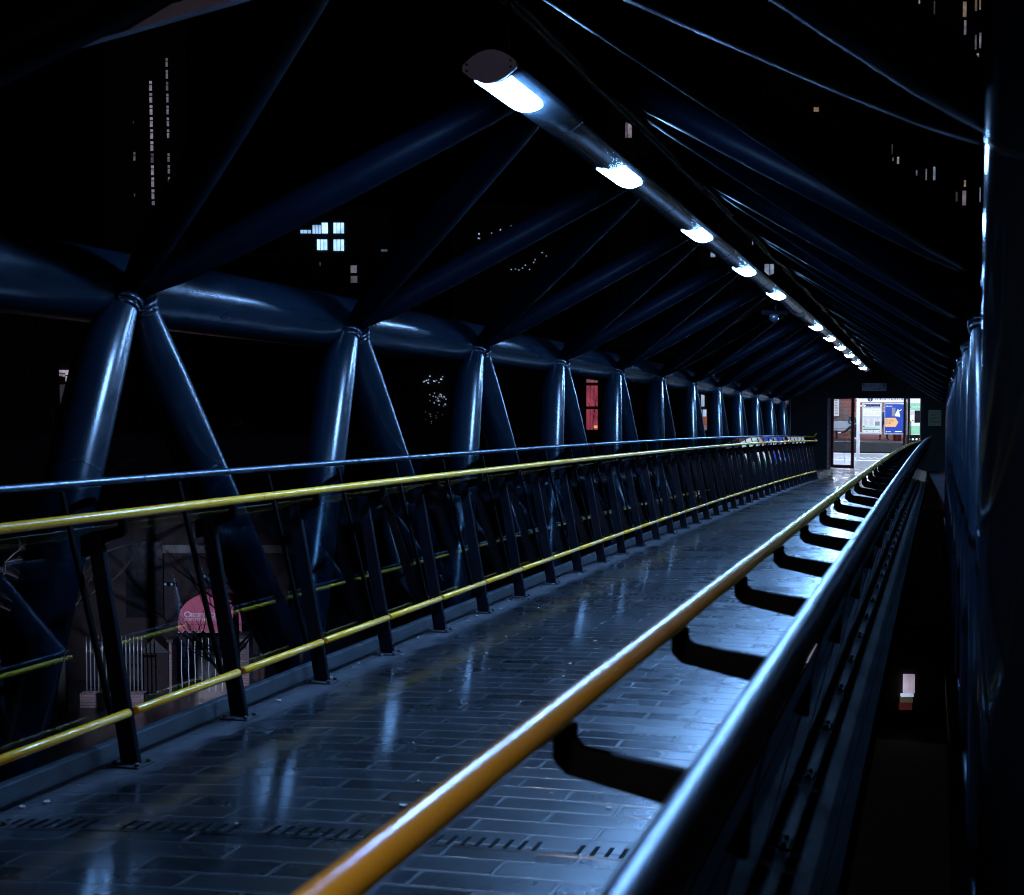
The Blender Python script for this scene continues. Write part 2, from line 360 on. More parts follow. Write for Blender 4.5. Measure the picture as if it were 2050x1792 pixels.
# ------------------------------------------------------------------ trusses
def nodes(sgn):                           # the right truss stands slightly out of step with the left one
    if sgn < 0: return [(j, Y0+j*BAY) for j in range(-4, 12)]
    return [(j, 5.046+j*2.399) for j in range(-4, 12)]
CH, CR, CDX = 2.055, .183, 2.09            # top chord height, radius, offset
def leg_mesh(sgn, y, dirn):
    bm = new()
    a = bp(sgn*(1.93 if sgn < 0 else 2.03), y+.06*dirn, 1.975)
    if sgn < 0: b = bp(-1.60 if dirn < 0 else -1.80, y-1.28 if dirn < 0 else y+1.49, -.25)
    else: b = bp(2.03, y+dirn*2.399/2, -.87)
    L = (b-a).length; t = lambda d: a.lerp(b, d/L)
    pts = [t(0), t(.03), t(.12), t(.24), t(.34), t(.40), t(L*.5), t(L-.40), t(L)]
    rad = [r_*(1 if sgn < 0 else .8) for r_ in (.072, .074, .093, .114, .122, .125, .125, .125, .08)]
    inn = Vector((-sgn*.8, .45, 0))
    pts = [p_+inn*(.072-r_) for p_, r_ in zip(pts, rad)]
    bm_tube(bm, pts, rad, 24, True)
    return bm, a, b
def truss(sgn, label):
    t = thing('side_truss', label, 'bridge truss', tuple(bp(sgn*1.72, 14, -.4)), 'side trusses of the footbridge')
    bm = new(); yy = [-4.6+i*.6 for i in range(62)]
    if sgn > 0: yy = [y for y in yy if y > 2.7]
    if sgn > 0: yy = [y for y in yy if y > 4.6]
    bm_tube(bm, [bp(-CDX if sgn < 0 else 2.21, y, CH) for y in yy], CR, 40)
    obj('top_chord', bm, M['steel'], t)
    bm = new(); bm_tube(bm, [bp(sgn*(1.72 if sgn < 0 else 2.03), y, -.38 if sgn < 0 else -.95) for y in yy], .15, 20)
    obj('bottom_chord', bm, M['steel'], t)
    for j, y in nodes(sgn):
        if sgn > 0 and y < 4: continue
        for d in (-1, 1):
            bm, a, b = leg_mesh(sgn, y, d)
            lg = obj('leg', bm, M['steel'], t)
            ax = (b-a).normalized()
            bm = new()
            bm_tube(bm, [a-ax*.01, a+ax*.018], .088, 20); bm_tube(bm, [a+ax*.018, a+ax*.05], .079, 20)
            if j <= 2 and y > 1:
                for k in range(6):
                    an = k*math.pi/3; e1 = ax.orthogonal().normalized(); e2 = ax.cross(e1)
                    p = a+ax*.018+(e1*math.cos(an)+e2*math.sin(an))*.077
                    bm_tube(bm, [p, p+ax*.016], .009, 6)
            obj('collar', bm, M['steel'], lg)
            if j == -1 or j == 0:       # weld seam half way
                bm = new(); m = a.lerp(b, .36)+Vector((-sgn*.8, .45, 0))*(.072-.125); bm_tube(bm, [m, m+ax*.006], .1262, 24); obj('weld_seam', bm, M['steel'], lg)
    return t
truss(-1, 'left truss of blue-grey steel tubes behind the glass railing, above the red awning')
truss(1, 'right truss of blue-grey steel tubes, its near tube filling the right edge')

# column of the end portal, close by on the right
PCY = 2.6
t = thing('portal_column', 'big dark tubular column close to the camera at the right edge', 'column', (.247, PCY, -.2))
pcl = lambda z: Vector((.036*(3.3-.64*(z-.5))+.136, 3.3-.64*(z-.5), z))
bm = new(); bm_tube(bm, [pcl(-1.2), pcl(1.0), pcl(3.3)], .15, 56); obj('shaft', bm, M['column'], t)
for z in (1.93, 2.42):
    bm = new(); bm_tube(bm, [pcl(z), pcl(z+.012)], .1515, 56); obj('weld_seam', bm, M['steel'], t)
bm = new(); bm_tube(bm, [pcl(2.17)+Vector((-.135, -.07, 0)), pcl(2.21)+Vector((-.135, -.07, 0))], .016, 12); obj('lug', bm, M['brk'], t)

# roof: struts zigzagging between the chords and the ridge
RH = 3.25
rf = thing('roof_frame', 'dark gabled roof frame of steel tubes spanning both trusses', 'roof frame', tuple(bp(0, 14, 2.1)))
for sgn in (-1, 1):
    for j, y in nodes(sgn):
        if sgn > 0 and y < 2: continue
        for d in (-1, 1):
            a = bp(sgn*1.91, y+.05*d, 2.04); b = bp(sgn*.07, y+d*(BAY/2-.03), RH); L = (b-a).length
            bm = new(); t = lambda q: a.lerp(b, q/L)
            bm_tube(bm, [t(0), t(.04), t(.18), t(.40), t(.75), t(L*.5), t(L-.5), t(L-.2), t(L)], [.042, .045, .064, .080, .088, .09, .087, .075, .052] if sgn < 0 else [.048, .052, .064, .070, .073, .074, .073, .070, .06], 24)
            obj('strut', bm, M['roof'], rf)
bm = new(); bm_tube(bm, [bp(0, -4.6+i*.6, RH+.03) for i in range(62)], .055, 14); obj('ridge_tube', bm, M['steel'], rf)
# glazing rafter above the nearest left strut
bm = new(); p = Vector((-3.75, 3.07, 2.39)); q = Vector((-1.85, 3.60, 2.88))
bm_bar(bm, p, q, .04, .045); bm_bar(bm, p+Vector((0, -.10, .06)), q+Vector((0, -.10, .06)), .03, .03); obj('glazing_rafter', bm, M['rafter'], rf)

# ------------------------------------------------------------------ light spine
sp_ = thing('light_spine', 'long grey light fitting with bright lamps hung under the roof ridge', 'lamp', tuple(bp(0, 15, 2.9)))
def vesica(w, hgt, n=10):                 # lens-shaped section, flat at the two edges
    top = [(-w/2+w*i/n, .012+(hgt/2-.012)*(1-(2*i/n-1)**2)) for i in range(n+1)]
    bot = [(w/2-w*i/n, -.012-(hgt/2-.012)*(1-(1-2*i/n)**2)) for i in range(n+1)]
    return top+bot
HS = 2.892
def loft(bm, prof, y0, y1, h=HS, step=1.2):
    n = max(1, int(round((y1-y0)/step))); yy = [y0+(y1-y0)*i/n for i in range(n+1)]
    rings = [[bm.verts.new(bp(a, y, h+b)) for a, b in prof] for y in yy]
    for A, B in zip(rings, rings[1:]):
        for k in range(len(prof)):
            f = bm.faces.new([A[k], A[(k+1) % len(prof)], B[(k+1) % len(prof)], B[k]]); f.smooth = True
    bm.faces.new(rings[0][::-1]); bm.faces.new(rings[-1])
PW, PH = .225, .128
prof = vesica(PW, PH, 30)
lampY = [(4.80, 5.26)] + [(6.965+2.399*k-.235, 6.965+2.399*k+.235) for k in range(0, 11)]
bm = new(); loft(bm, prof, 4.775, 32.2); obj('housing', bm, M['trough'], sp_)
ec = new(); loft(ec, vesica(PW+.012, PH+.008), 4.75, 4.774, step=.1)
ends = obj('end_cap', ec, M['cap'], sp_)
for sx in (-1, 1):
    for q in (-.012, .014):
        b = new(); bm_tube(b, [bp(sx*.098, 4.744, HS+q), bp(sx*.098, 4.752, HS+q)], .0055, 8); obj('screw', b, M['black'], ends)
for k, (a, b_) in enumerate(lampY):
    w = .165
    def lowsec(x, off): return -.012-(PH/2-.012)*(1-(2*x/PW)**2)-off
    bm = new(); n = 10
    # lens: a shallow pan following the underside, rounded at its far corners
    ny = 8; rows = []
    for iy in range(ny+1):
        y = a+(b_-a)*iy/ny
        fcut = max(0, (iy/ny-.8)/.2)
        ww = w*(1-.16*fcut**3)
        rows.append([bm.verts.new(bp(-ww/2+ww*i/n, y, HS+lowsec(-ww/2+ww*i/n, .006))) for i in range(n+1)])
    top = [[bm.verts.new(v.co+Vector((0, 0, .0045))) for v in r] for r in rows]
    for i in range(ny):
        for q in range(n):
            f = bm.faces.new([rows[i][q], rows[i][q+1], rows[i+1][q+1], rows[i+1][q]]); f.smooth = True
            bm.faces.new([top[i][q], top[i+1][q], top[i+1][q+1], top[i][q+1]])
    for R, T in ((rows[0], top[0]), (rows[-1], top[-1]), ([r[0] for r in rows], [r[0] for r in top]), ([r[-1] for r in rows], [r[-1] for r in top])):
        for q in range(len(R)-1): bm.faces.new([R[q], T[q], T[q+1], R[q+1]])
    o = obj('lamp_lens', bm, M['unlit'] if k == 5 else M['lens'], sp_)
    if k == 5: o['label'] = 'unlit lamp in the row'
for k in range(0, 12):
    y = 5.0+2.399*k
    bm = new(); bm_tube(bm, [bp(.0, y, HS+PH/2-.01), bp(.0, y, RH)], .008, 8); obj('hanger_rod', bm, M['post'], sp_)
for k in range(0, 11):                     # bands where the lengths of housing join
    y = 5.75+2.399*k
    bm = new(); loft(bm, vesica(PW+.004, PH+.003), y, y+.012, step=.1); obj('joint_band', bm, M['trough'], sp_)

# camera under the light spine
cy = 14.9
t = thing('security_camera', 'small dark security camera hanging below the row of lamps', 'camera', tuple(bp(-.1, cy, 2.72)))
bm = new(); bm_tube(bm, [bp(-.1, cy, 2.83), bp(-.1, cy, 2.72)], .014, 10); obj('bracket', bm, M['post'], t)
bm = new(); bm_bar(bm, bp(-.27, cy-.06, 2.72), bp(.03, cy+.06, 2.71), .07, .06); obj('body', bm, M['brk'], t, bevel=.01)
bm = new(); bm_tube(bm, [bp(-.12, cy-.02, 2.69), bp(-.12, cy-.02, 2.64), bp(-.12, cy-.02, 2.60)], [.06, .058, .02], 14); obj('dome', bm, M['towerglass'], t)

# ------------------------------------------------------------------ railings
NP0, NP1 = -7, 37
def railing(sgn, label, ymat, end):
    R = thing('railing', label, 'railing', tuple(bp(sgn*1.3, 14, 0)), 'glass railings along both edges of the deck')
    yA, yB = YP0+NP0*PB, end
    ys = [yA+(yB-yA)*i/90 for i in range(91)]
    bm = new(); bm_tube(bm, [bp(sgn*1.303, y, 1.028) for y in ys], .0205, 16)
    bm_tube(bm, [bp(sgn*1.303, yB, 1.028), bp(sgn*1.36, yB+.05, 1.06)], .0195, 14)
    obj('handrail', bm, ymat, R)
    bm = new(); bm_tube(bm, [bp(sgn*1.618, y, 1.138) for y in ys], .0215 if sgn > 0 else .0165, 16); obj('top_rail', bm, M['silver' if sgn < 0 else 'silver_shaded'], R)
    tr_ = R.children[-1]; hr_ = R.children[0]
    for i in range(1, 14):
        y = YP0+(2.45*i-1.9)
        bm = new(); bm_tube(bm, [bp(sgn*1.618, y, 1.138), bp(sgn*1.618, y+.006, 1.138)], .0225 if sgn > 0 else .0172, 16); obj('joint', bm, M['post'], tr_)
        bm = new(); bm_tube(bm, [bp(sgn*1.303, y+.5, 1.028), bp(sgn*1.303, y+.504, 1.028)], .0209, 16); obj('joint', bm, M['post'], hr_)
    first = None
    for i in range(NP0, NP1):
        y = YP0+i*PB
        if y > end: break
        if first is None:
            o = bp(sgn*1.286, y, 0)
            bm = new()
            k_ = .06 if sgn > 0 else 0
            a = [(1.232, .012), (1.318, .012), (1.470+k_, .945), (1.405+k_, .945)]
            lo = [Vector((XC+sgn*q, y-.014, o.z+h)) for q, h in a]; hi = [v+Vector((0, .028, 0)) for v in lo]
            bm_hex(bm, lo, hi)
            post = obj('post', bm, M['post' if sgn < 0 else 'brk'], R, bevel=.004, origin=tuple(o))
            bm = new()
            a = [(1.285, 1.008), (1.285, .955), (1.305, .935), (1.40+k_, .905), (1.41+k_, .865), (1.50+k_, .845), (1.505+k_, .93), (1.44+k_, .955), (1.33, .975), (1.318, .985), (1.318, 1.008)]
            lo = [Vector((XC+sgn*q, y-.012, o.z+h)) for q, h in a]; hi = [v+Vector((0, .024, 0)) for v in lo]
            bm_hex(bm, lo, hi); br = obj('bracket', bm, M['brk'], post, bevel=.004, origin=tuple(o))
            bm = new(); bm_box(bm, XC+sgn*1.275-.075, XC+sgn*1.275+.075, y-.055, y+.055, o.z+.001, o.z+.016)
            for px in (-.055, .055):
                for py in (-.038, .038): bm_tube(bm, [(XC+sgn*1.275+px, y+py, o.z+.016), (XC+sgn*1.275+px, y+py, o.z+.03)], .010, 6)
            obj('base_plate', bm, M['black' if sgn < 0 else 'brk'], post, origin=tuple(o))
            bm = new()
            bm_hex(bm, [Vector((XC+sgn*q, y-.009, o.z+h)) for q, h in ((1.352, .17), (1.372, .17), (1.612, 1.11), (1.592, 1.11))],
                       [Vector((XC+sgn*q, y+.009, o.z+h)) for q, h in ((1.352, .17), (1.372, .17), (1.612, 1.11), (1.592, 1.11))])
            obj('glass_clamp', bm, M['brk'], post, origin=tuple(o))
            first = post; fo = o
        else:
            p2 = copy_tree(first, R); p2.location = first.location + (bp(sgn*1.286, y, 0)-fo)
            post = p2
    for i in range(NP0, NP1-1):
        y, y2 = YP0+i*PB, YP0+(i+1)*PB
        if y2 > end: break
        bm = new()
        q = lambda yy, g: [bp(sgn*(1.362+g), yy, .17), bp(sgn*(1.372+g), yy, .17), bp(sgn*(1.612+g), yy, 1.117), bp(sgn*(1.602+g), yy, 1.117)]
        bm_hex(bm, q(y+.013, 0), q(y2-.013, 0)); obj('glass_panel', bm, M['glass'], R)
        bm = new(); bm_tube(bm, [bp(sgn*1.268, y+.020, .226), bp(sgn*1.268, y+.026, .226), bp(sgn*1.268, y2-.026, .226), bp(sgn*1.268, y2-.020, .226)], [.013, .0185, .0185, .013], 14)
        obj('lower_rail', bm, ymat, R)
    return R
railing(-1, 'left glass railing with lemon yellow handrail and leaning dark posts', M['yellow'], 33.3)
railing(1, 'right glass railing with amber handrail and black curved brackets closest to camera', M['amber'], 33.3)

# ------------------------------------------------------------------ end wall, door, signs
GY = 38.0
W = thing('gable_wall', 'dark gable wall with a lit doorway at the end of the bridge', 'wall', (XC, GY+.15, ZF))
bm = new()
def wbox(x0, x1, z0, z1, y0=GY, y1=GY+.35): bm_box(bm, x0, x1, y0, y1, z0, z1)
wbox(-6.6, -3.16, ZF-.02, 3.6); wbox(-3.16, -.52, 1.452, 3.6); wbox(-.52, 3.4, ZF-.02, 3.6)
wl = obj('wall', bm, M['endwall'], W)
bm = new(); p = [(-6.6, 3.6), (3.4, 3.6), (-1.6, 5.4)]
bm_hex(bm, [Vector((x, GY, z)) for x, z in p], [Vector((x, GY+.35, z)) for x, z in p]); obj('gable', bm, M['endwall'], W)
bm = new(); bm_box(bm, -6.6, -6.3, GY+.35, 68, ZF-2, 6.0); bm_box(bm, 3.1, 3.4, GY+.35, 68, ZF-2, 6.0); obj('light_stop_wall', bm, M['endwall'], W)  # unseen walls added to stop the station light leaking out sideways
bm = new(); bm_box(bm, -3.235, -3.165, GY-.03, GY-.003, ZF, 1.45); obj('brick_jamb', bm, M['palebrick'], W)

def leaf(label, x0, x1, y0, y1, nm='door'):
    d = thing(nm, label, 'door', (x0, y0, ZF), 'glazed doors in the gable wall')
    a, b = Vector((x0, y0, 0)), Vector((x1, y1, 0)); u = (b-a).normalized(); L = (b-a).length
    n = Vector((-u.y, u.x, 0)); zt = 1.44; zb = ZF+.03
    def pc(s0, s1, z0, z1, th=.05):
        bmm = new(); P = lambda s, o, z: a+u*s+n*o+Vector((0, 0, z))
        bm_hex(bmm, [P(s0, -th/2, z0), P(s1, -th/2, z0), P(s1, th/2, z0), P(s0, th/2, z0)], [P(s0, -th/2, z1), P(s1, -th/2, z1), P(s1, th/2, z1), P(s0, th/2, z1)])
        return bmm
    obj('stile', pc(0, .09, zb, zt), M['doorwood'], d, bevel=.006); obj('stile', pc(L-.09, L, zb, zt), M['doorwood'], d, bevel=.006)
    obj('bottom_rail', pc(.09, L-.09, zb, zb+.10, .046), M['doorwood'], d); obj('top_rail', pc(.09, L-.09, zt-.03, zt, .046), M['doorwood'], d)
    obj('pane', pc(.09, L-.09, zb+.10, zt-.03, .012), M['doorglass'], d)
    bmm = new(); q = a+u*(L-.045)-n*.06
    bm_tube(bmm, [q+Vector((0, 0, .15)), q+Vector((0, 0, .75))], .014, 10)
    for z in (.2, .7): bm_tube(bmm, [q+Vector((0, 0, z)), q+n*.05+Vector((0, 0, z))], .008, 8)
    obj('pull_handle', bmm, M['silver'], d)
    return d
leaf('red-brown framed glass door standing ajar on the left of the doorway', -3.13, -2.42, GY+.06, GY-.28)
leaf('red-brown framed glass door swung open edge-on right of the posters', -.99, -.86, GY+.10, GY+.75)
d = thing('door_frame', 'dark red door frame lining the lit doorway', 'door frame', (-1.84, GY, ZF))
bm = new(); bm_box(bm, -3.165, -3.13, GY-.02, GY+.2, ZF, 1.45); obj('jamb', bm, M['doorwood'], d)
bm = new(); bm_box(bm, -.535, -.505, GY-.02, GY+.2, ZF, 1.45); obj('jamb', bm, M['doorwood'], d)
bm = new(); bm_box(bm, -3.13, -.535, GY-.02, GY+.2, 1.435, 1.455); obj('lintel', bm, M['doorwood'], d)

# sign above the door
X_, Z_, Yn = Vector((1, 0, 0)), Vector((0, 0, 1)), Vector((0, -1, 0))
s = thing('hanging_sign', 'pale blue station sign with arrow and words above the doorway', 'sign', (-1.87, GY-.6, 1.66))
sy = GY-.60
k = sy/GY
def sg(x, y): return at_y((2500+.2439*x)/1.5617, (1150+.2439*y)/1.5617, sy)
a = sg(793, 196); b = sg(1105, 298)
bm = new(); bm_box(bm, a.x, b.x, sy, sy+.05, b.z, a.z); obj('sign_panel', bm, M['signface'], s, bevel=.006)
bm = new(); bm_box(bm, a.x, b.x, sy-.004, sy-.001, (a.z+b.z)/2-.004, (a.z+b.z)/2+.004); obj('divider', bm, M['ink'], s)
hh = (a.z-b.z)
text('lettering', 'Trains', hh*.40, (a.x+.13, sy-.004, a.z-hh*.39), X_, Z_, M['inkblack'], s)
text('lettering', 'Lift', hh*.36, (a.x+.32, sy-.004, b.z+hh*.13), X_, Z_, M['inkblack'], s)
bm = new(); cx, cz = a.x+.06, a.z-hh*.27
bm_prism(bm, [(-.012, -.05), (.012, -.05), (.012, .012), (.034, .004), (0, .05), (-.034, .004), (-.012, .012)], (cx, sy-.001, cz), X_, Z_, Yn, .003); obj('arrow', bm, M['inkblack'], s)
bm = new(); cx = b.x-.07
bm_prism(bm, [(-.03, -.04), (.03, -.04), (.03, .05), (-.03, .05)], (cx, sy-.001, a.z-hh*.27), X_, Z_, Yn, .003); obj('train_icon', bm, M['inkblack'], s)
bm = new(); bm_prism(bm, [(-.02, .01), (.02, .01), (.02, .035), (-.02, .035)], (cx, sy-.005, a.z-hh*.27), X_, Z_, Yn, .002); obj('train_icon_window', bm, M['signface'], s)
bm = new()
bm_prism(bm, [(-.05, -.02), (-.01, .015), (.035, .03), (.04, .018), (.0, .0), (-.03, -.035)], (cx-.12, sy-.001, b.z+hh*.25), X_, Z_, Yn, .003); obj('lift_icon', bm, M['inkblack'], s)
bm = new()
for q in range(12):
    a0, a1 = q*math.pi/6, (q+1)*math.pi/6
    bm_prism(bm, [(.022*math.cos(a0), .022*math.sin(a0)), (.03*math.cos(a0), .03*math.sin(a0)), (.03*math.cos(a1), .03*math.sin(a1)), (.022*math.cos(a1), .022*math.sin(a1))], (cx, sy-.001, b.z+hh*.22), X_, Z_, Yn, .003)
bm_prism(bm, [(-.012, .0), (0, .0), (0, .055), (-.012, .055)], (cx, sy-.001, b.z+hh*.22), X_, Z_, Yn, .003); obj('wheelchair_icon', bm, M['inkblack'], s)
for x in (a.x+.08, b.x-.08):
    bm = new(); bm_tube(bm, [(x, sy+.025, a.z), (x, sy+.025, a.z+1.2)], .008, 8); obj('hanger', bm, M['post'], s)
# green notice
n = thing('notice', 'dim yellow-green paper notice on the wall right of the doorway', 'notice', (-.12, GY, .86))
bm = new(); bm_box(bm, -.30, .065, GY-.012, GY-.002, .62, 1.097); obj('paper', bm, M['notice'], n)
bm = new()
for q in range(9): bm_box(bm, -.25, .02-.06*(q % 3), GY-.0145, GY-.0125, 1.0-.042*q, 1.01-.042*q)
obj('print_lines', bm, M['inkblack'], n)
# conduit and landing rails on the left
bm = new(); bm_tube(bm, [(-4.35, GY-.04, ZF), (-4.35, GY-.04, 1.5)], .018, 8); tag(obj('conduit', bm, M['gal']), 'thin pipe running up the dark gable wall left of doorway', 'pipe')
t = thing('stair_handrail', 'short handrail on the landing beyond the left railing end', 'handrail', (-4.3, 36.3, ZF))
bm = new(); bm_tube(bm, [(-4.6, 36.6, ZF+1.02), (-3.55, 36.6, ZF+1.02), (-3.5, 36.6, ZF+1.02), (-3.42, 36.55, ZF+1.12)], .02, 10); obj('handrail', bm, M['amber'], t)
for x in (-4.5, -3.7):
    bm = new(); bm_tube(bm, [(x, 36.6, ZF), (x, 36.6, ZF+1.02)], .02, 10); obj('post', bm, M['post'], t)
t = thing('floor_grate', 'slatted metal floor grate on the landing left of the doorway', 'grate', (-3.72, 35.4, ZF))
gp = []
bm = new()
for q in range(8): bm_box(bm, -3.70+q*.075, -3.665+q*.075, 34.6, 35.9, ZF-.003, ZF+.008)
obj('bars', bm, M['silver'], t)
bm = new(); bm_box(bm, -3.75, -3.10, 34.5, 36.0, ZF-.003, ZF+.001); obj('tray', bm, M['black'], t)

# ------------------------------------------------------------------ station beyond
NE, FE, FWY = 49.05, 61.0, 66.6
bm = new(); bm_box(bm, -6.29, 3.09, 38.36, NE, ZF-1.2, ZF); kind(obj('near_platform', bm, M['platform']), 'structure')
bm = new(); bm_box(bm, -6.29, 3.09, NE-.42, NE-.02, ZF+.002, ZF+.006); kind(obj('platform_edge_line', bm, M['white']), 'structure')
bm = new(); bm_box(bm, -6.29, 3.09, 43.25, 43.65, ZF+.002, ZF+.006); kind(obj('platform_safety_line', bm, M['white']), 'structure')
bm = new()
for i in range(36):
    x = -6.2+i*.24; bm_hex(bm, [Vector((x, 44.6, ZF+.002)), Vector((x+.07, 44.6, ZF+.002)), Vector((x+.25, 45.6, ZF+.002)), Vector((x+.18, 45.6, ZF+.002))], [Vector((x, 44.6, ZF+.006)), Vector((x+.07, 44.6, ZF+.006)), Vector((x+.25, 45.6, ZF+.006)), Vector((x+.18, 45.6, ZF+.006))])
kind(obj('platform_hatching', bm, M['white']), 'structure')
bm = new(); bm_box(bm, -6.29, 3.09, NE, FE, ZF-1.6, ZF-1.0); kind(obj('track_bed', bm, M['track']), 'structure')
bm = new(); bm_box(bm, -6.29, 3.09, FE, 68, ZF-1.2, ZF); kind(obj('far_platform', bm, M['asphalt']), 'structure')
bm = new(); bm_box(bm, -6.29, 3.09, FE-.06, FE+.30, ZF+.002, ZF+.02); bm_box(bm, -6.29, 3.09, FE-.08, FE-.002, ZF-.45, ZF-.01); kind(obj('platform_coping', bm, M['concrete']), 'structure')
for i, y in enumerate((51.2, 52.63, 55.4, 56.83)):
    bm = new(); bm_box(bm, -6.29, 3.09, y-.035, y+.035, ZF-1.0, ZF-.85); tag(obj('rail', bm, M['gal']), 'steel running rail in the dark track bed between platforms', 'rail', 'running rails')
t = thing('station_wall', 'red brick station wall behind the far platform', 'wall', (-4, FWY, ZF))
bm = new(); bm_box(bm, -6.29, 3.09, FWY, FWY+.4, ZF-.02, 5.9); obj('wall', bm, M['redbrick'], t)
bm = new()
for i in range(25): bm_tube(bm, [(-6.1+i*.36, FWY-.05, ZF+1.05), (-6.1+i*.36, FWY+.01, ZF+1.05)], .13, 12)
obj('stone_bosses', bm, M['stone'], t)
# canopies with tube lights (behind the gable wall, they light the platforms)
for nm, y0, y1, lab in (('near_canopy', 39.5, 48.2, 'canopy with tube lights over the near platform'), ('far_canopy', 61.8, 66.5, 'canopy with tube lights over the far platform')):
    t = thing('platform_canopy', lab, 'canopy', (-2, (y0+y1)/2, 3.1))
    bm = new(); bm_box(bm, -6.29, 3.09, y0, y1, 3.0, 3.2); obj('canopy_roof', bm, M['concrete'], t)
    yc = (y0+y1)/2
    for i in range(3):
        x = -5.6+i*2.9
        for yy in ((yc-1.6, yc+2.2) if nm[0] == 'n' else (yc-.8,)):
            bm = new(); bm_box(bm, x, x+1.5, yy-.05, yy+.05, 2.90, 2.96); obj('tube_light', bm, M['tube'], t)
# white post with the information board
def z7(x, y, Y): return at_y((2500+.2439*x)/1.5617, (1150+.2439*y)/1.5617, Y)
PY = 43.5
t = thing('canopy_column', 'white square canopy column on the near platform left of the posters', 'column', (-2.66, PY, ZF))
a, b = z7(722, 800, PY), z7(765, 800, PY)
bm = new(); bm_box(bm, a.x, b.x, PY, PY+.115, ZF+.03, 3.0); obj('shaft', bm, M['white'], t, bevel=.008)
bm = new(); bm_box(bm, a.x-.03, b.x+.03, PY-.03, PY+.145, ZF+.001, ZF+.03); obj('base', bm, M['white'], t)
BY = PY+.02
t = thing('information_board', 'white Information board with timetable and blue poster cases', 'notice board', (-1.9, BY, ZF))
def rect(name, x0, y0, x1, y1, off, th, mat, par, Y=BY):
    p, q = z7(x0, y0, Y), z7(x1, y1, Y); bm = new(); bm_box(bm, p.x, q.x, Y-off-th, Y-off, q.z, p.z); return obj(name, bm, mat, par)
hd = rect('header', 768, 330, 1420, 443, 0, .05, M['headwhite'], t)
p = z7(900, 402, BY); r = .088
bm = new(); bm_prism(bm, [(r*math.cos(i*math.pi/12), r*math.sin(i*math.pi/12)) for i in range(24)], (p.x, BY-.051, p.z), X_, Z_, Yn, .003); obj('info_disc', bm, M['ink'], hd)
text('info_letter', 'i', .17, (p.x-.022, BY-.056, p.z-.06), X_, Z_, M['headwhite'], hd, ext=.001, sx=1.2)
p = z7(962, 415, BY); text('lettering', 'Information', .185, (p.x, BY-.052, p.z), X_, Z_, M['ink'], hd, sx=1.13)
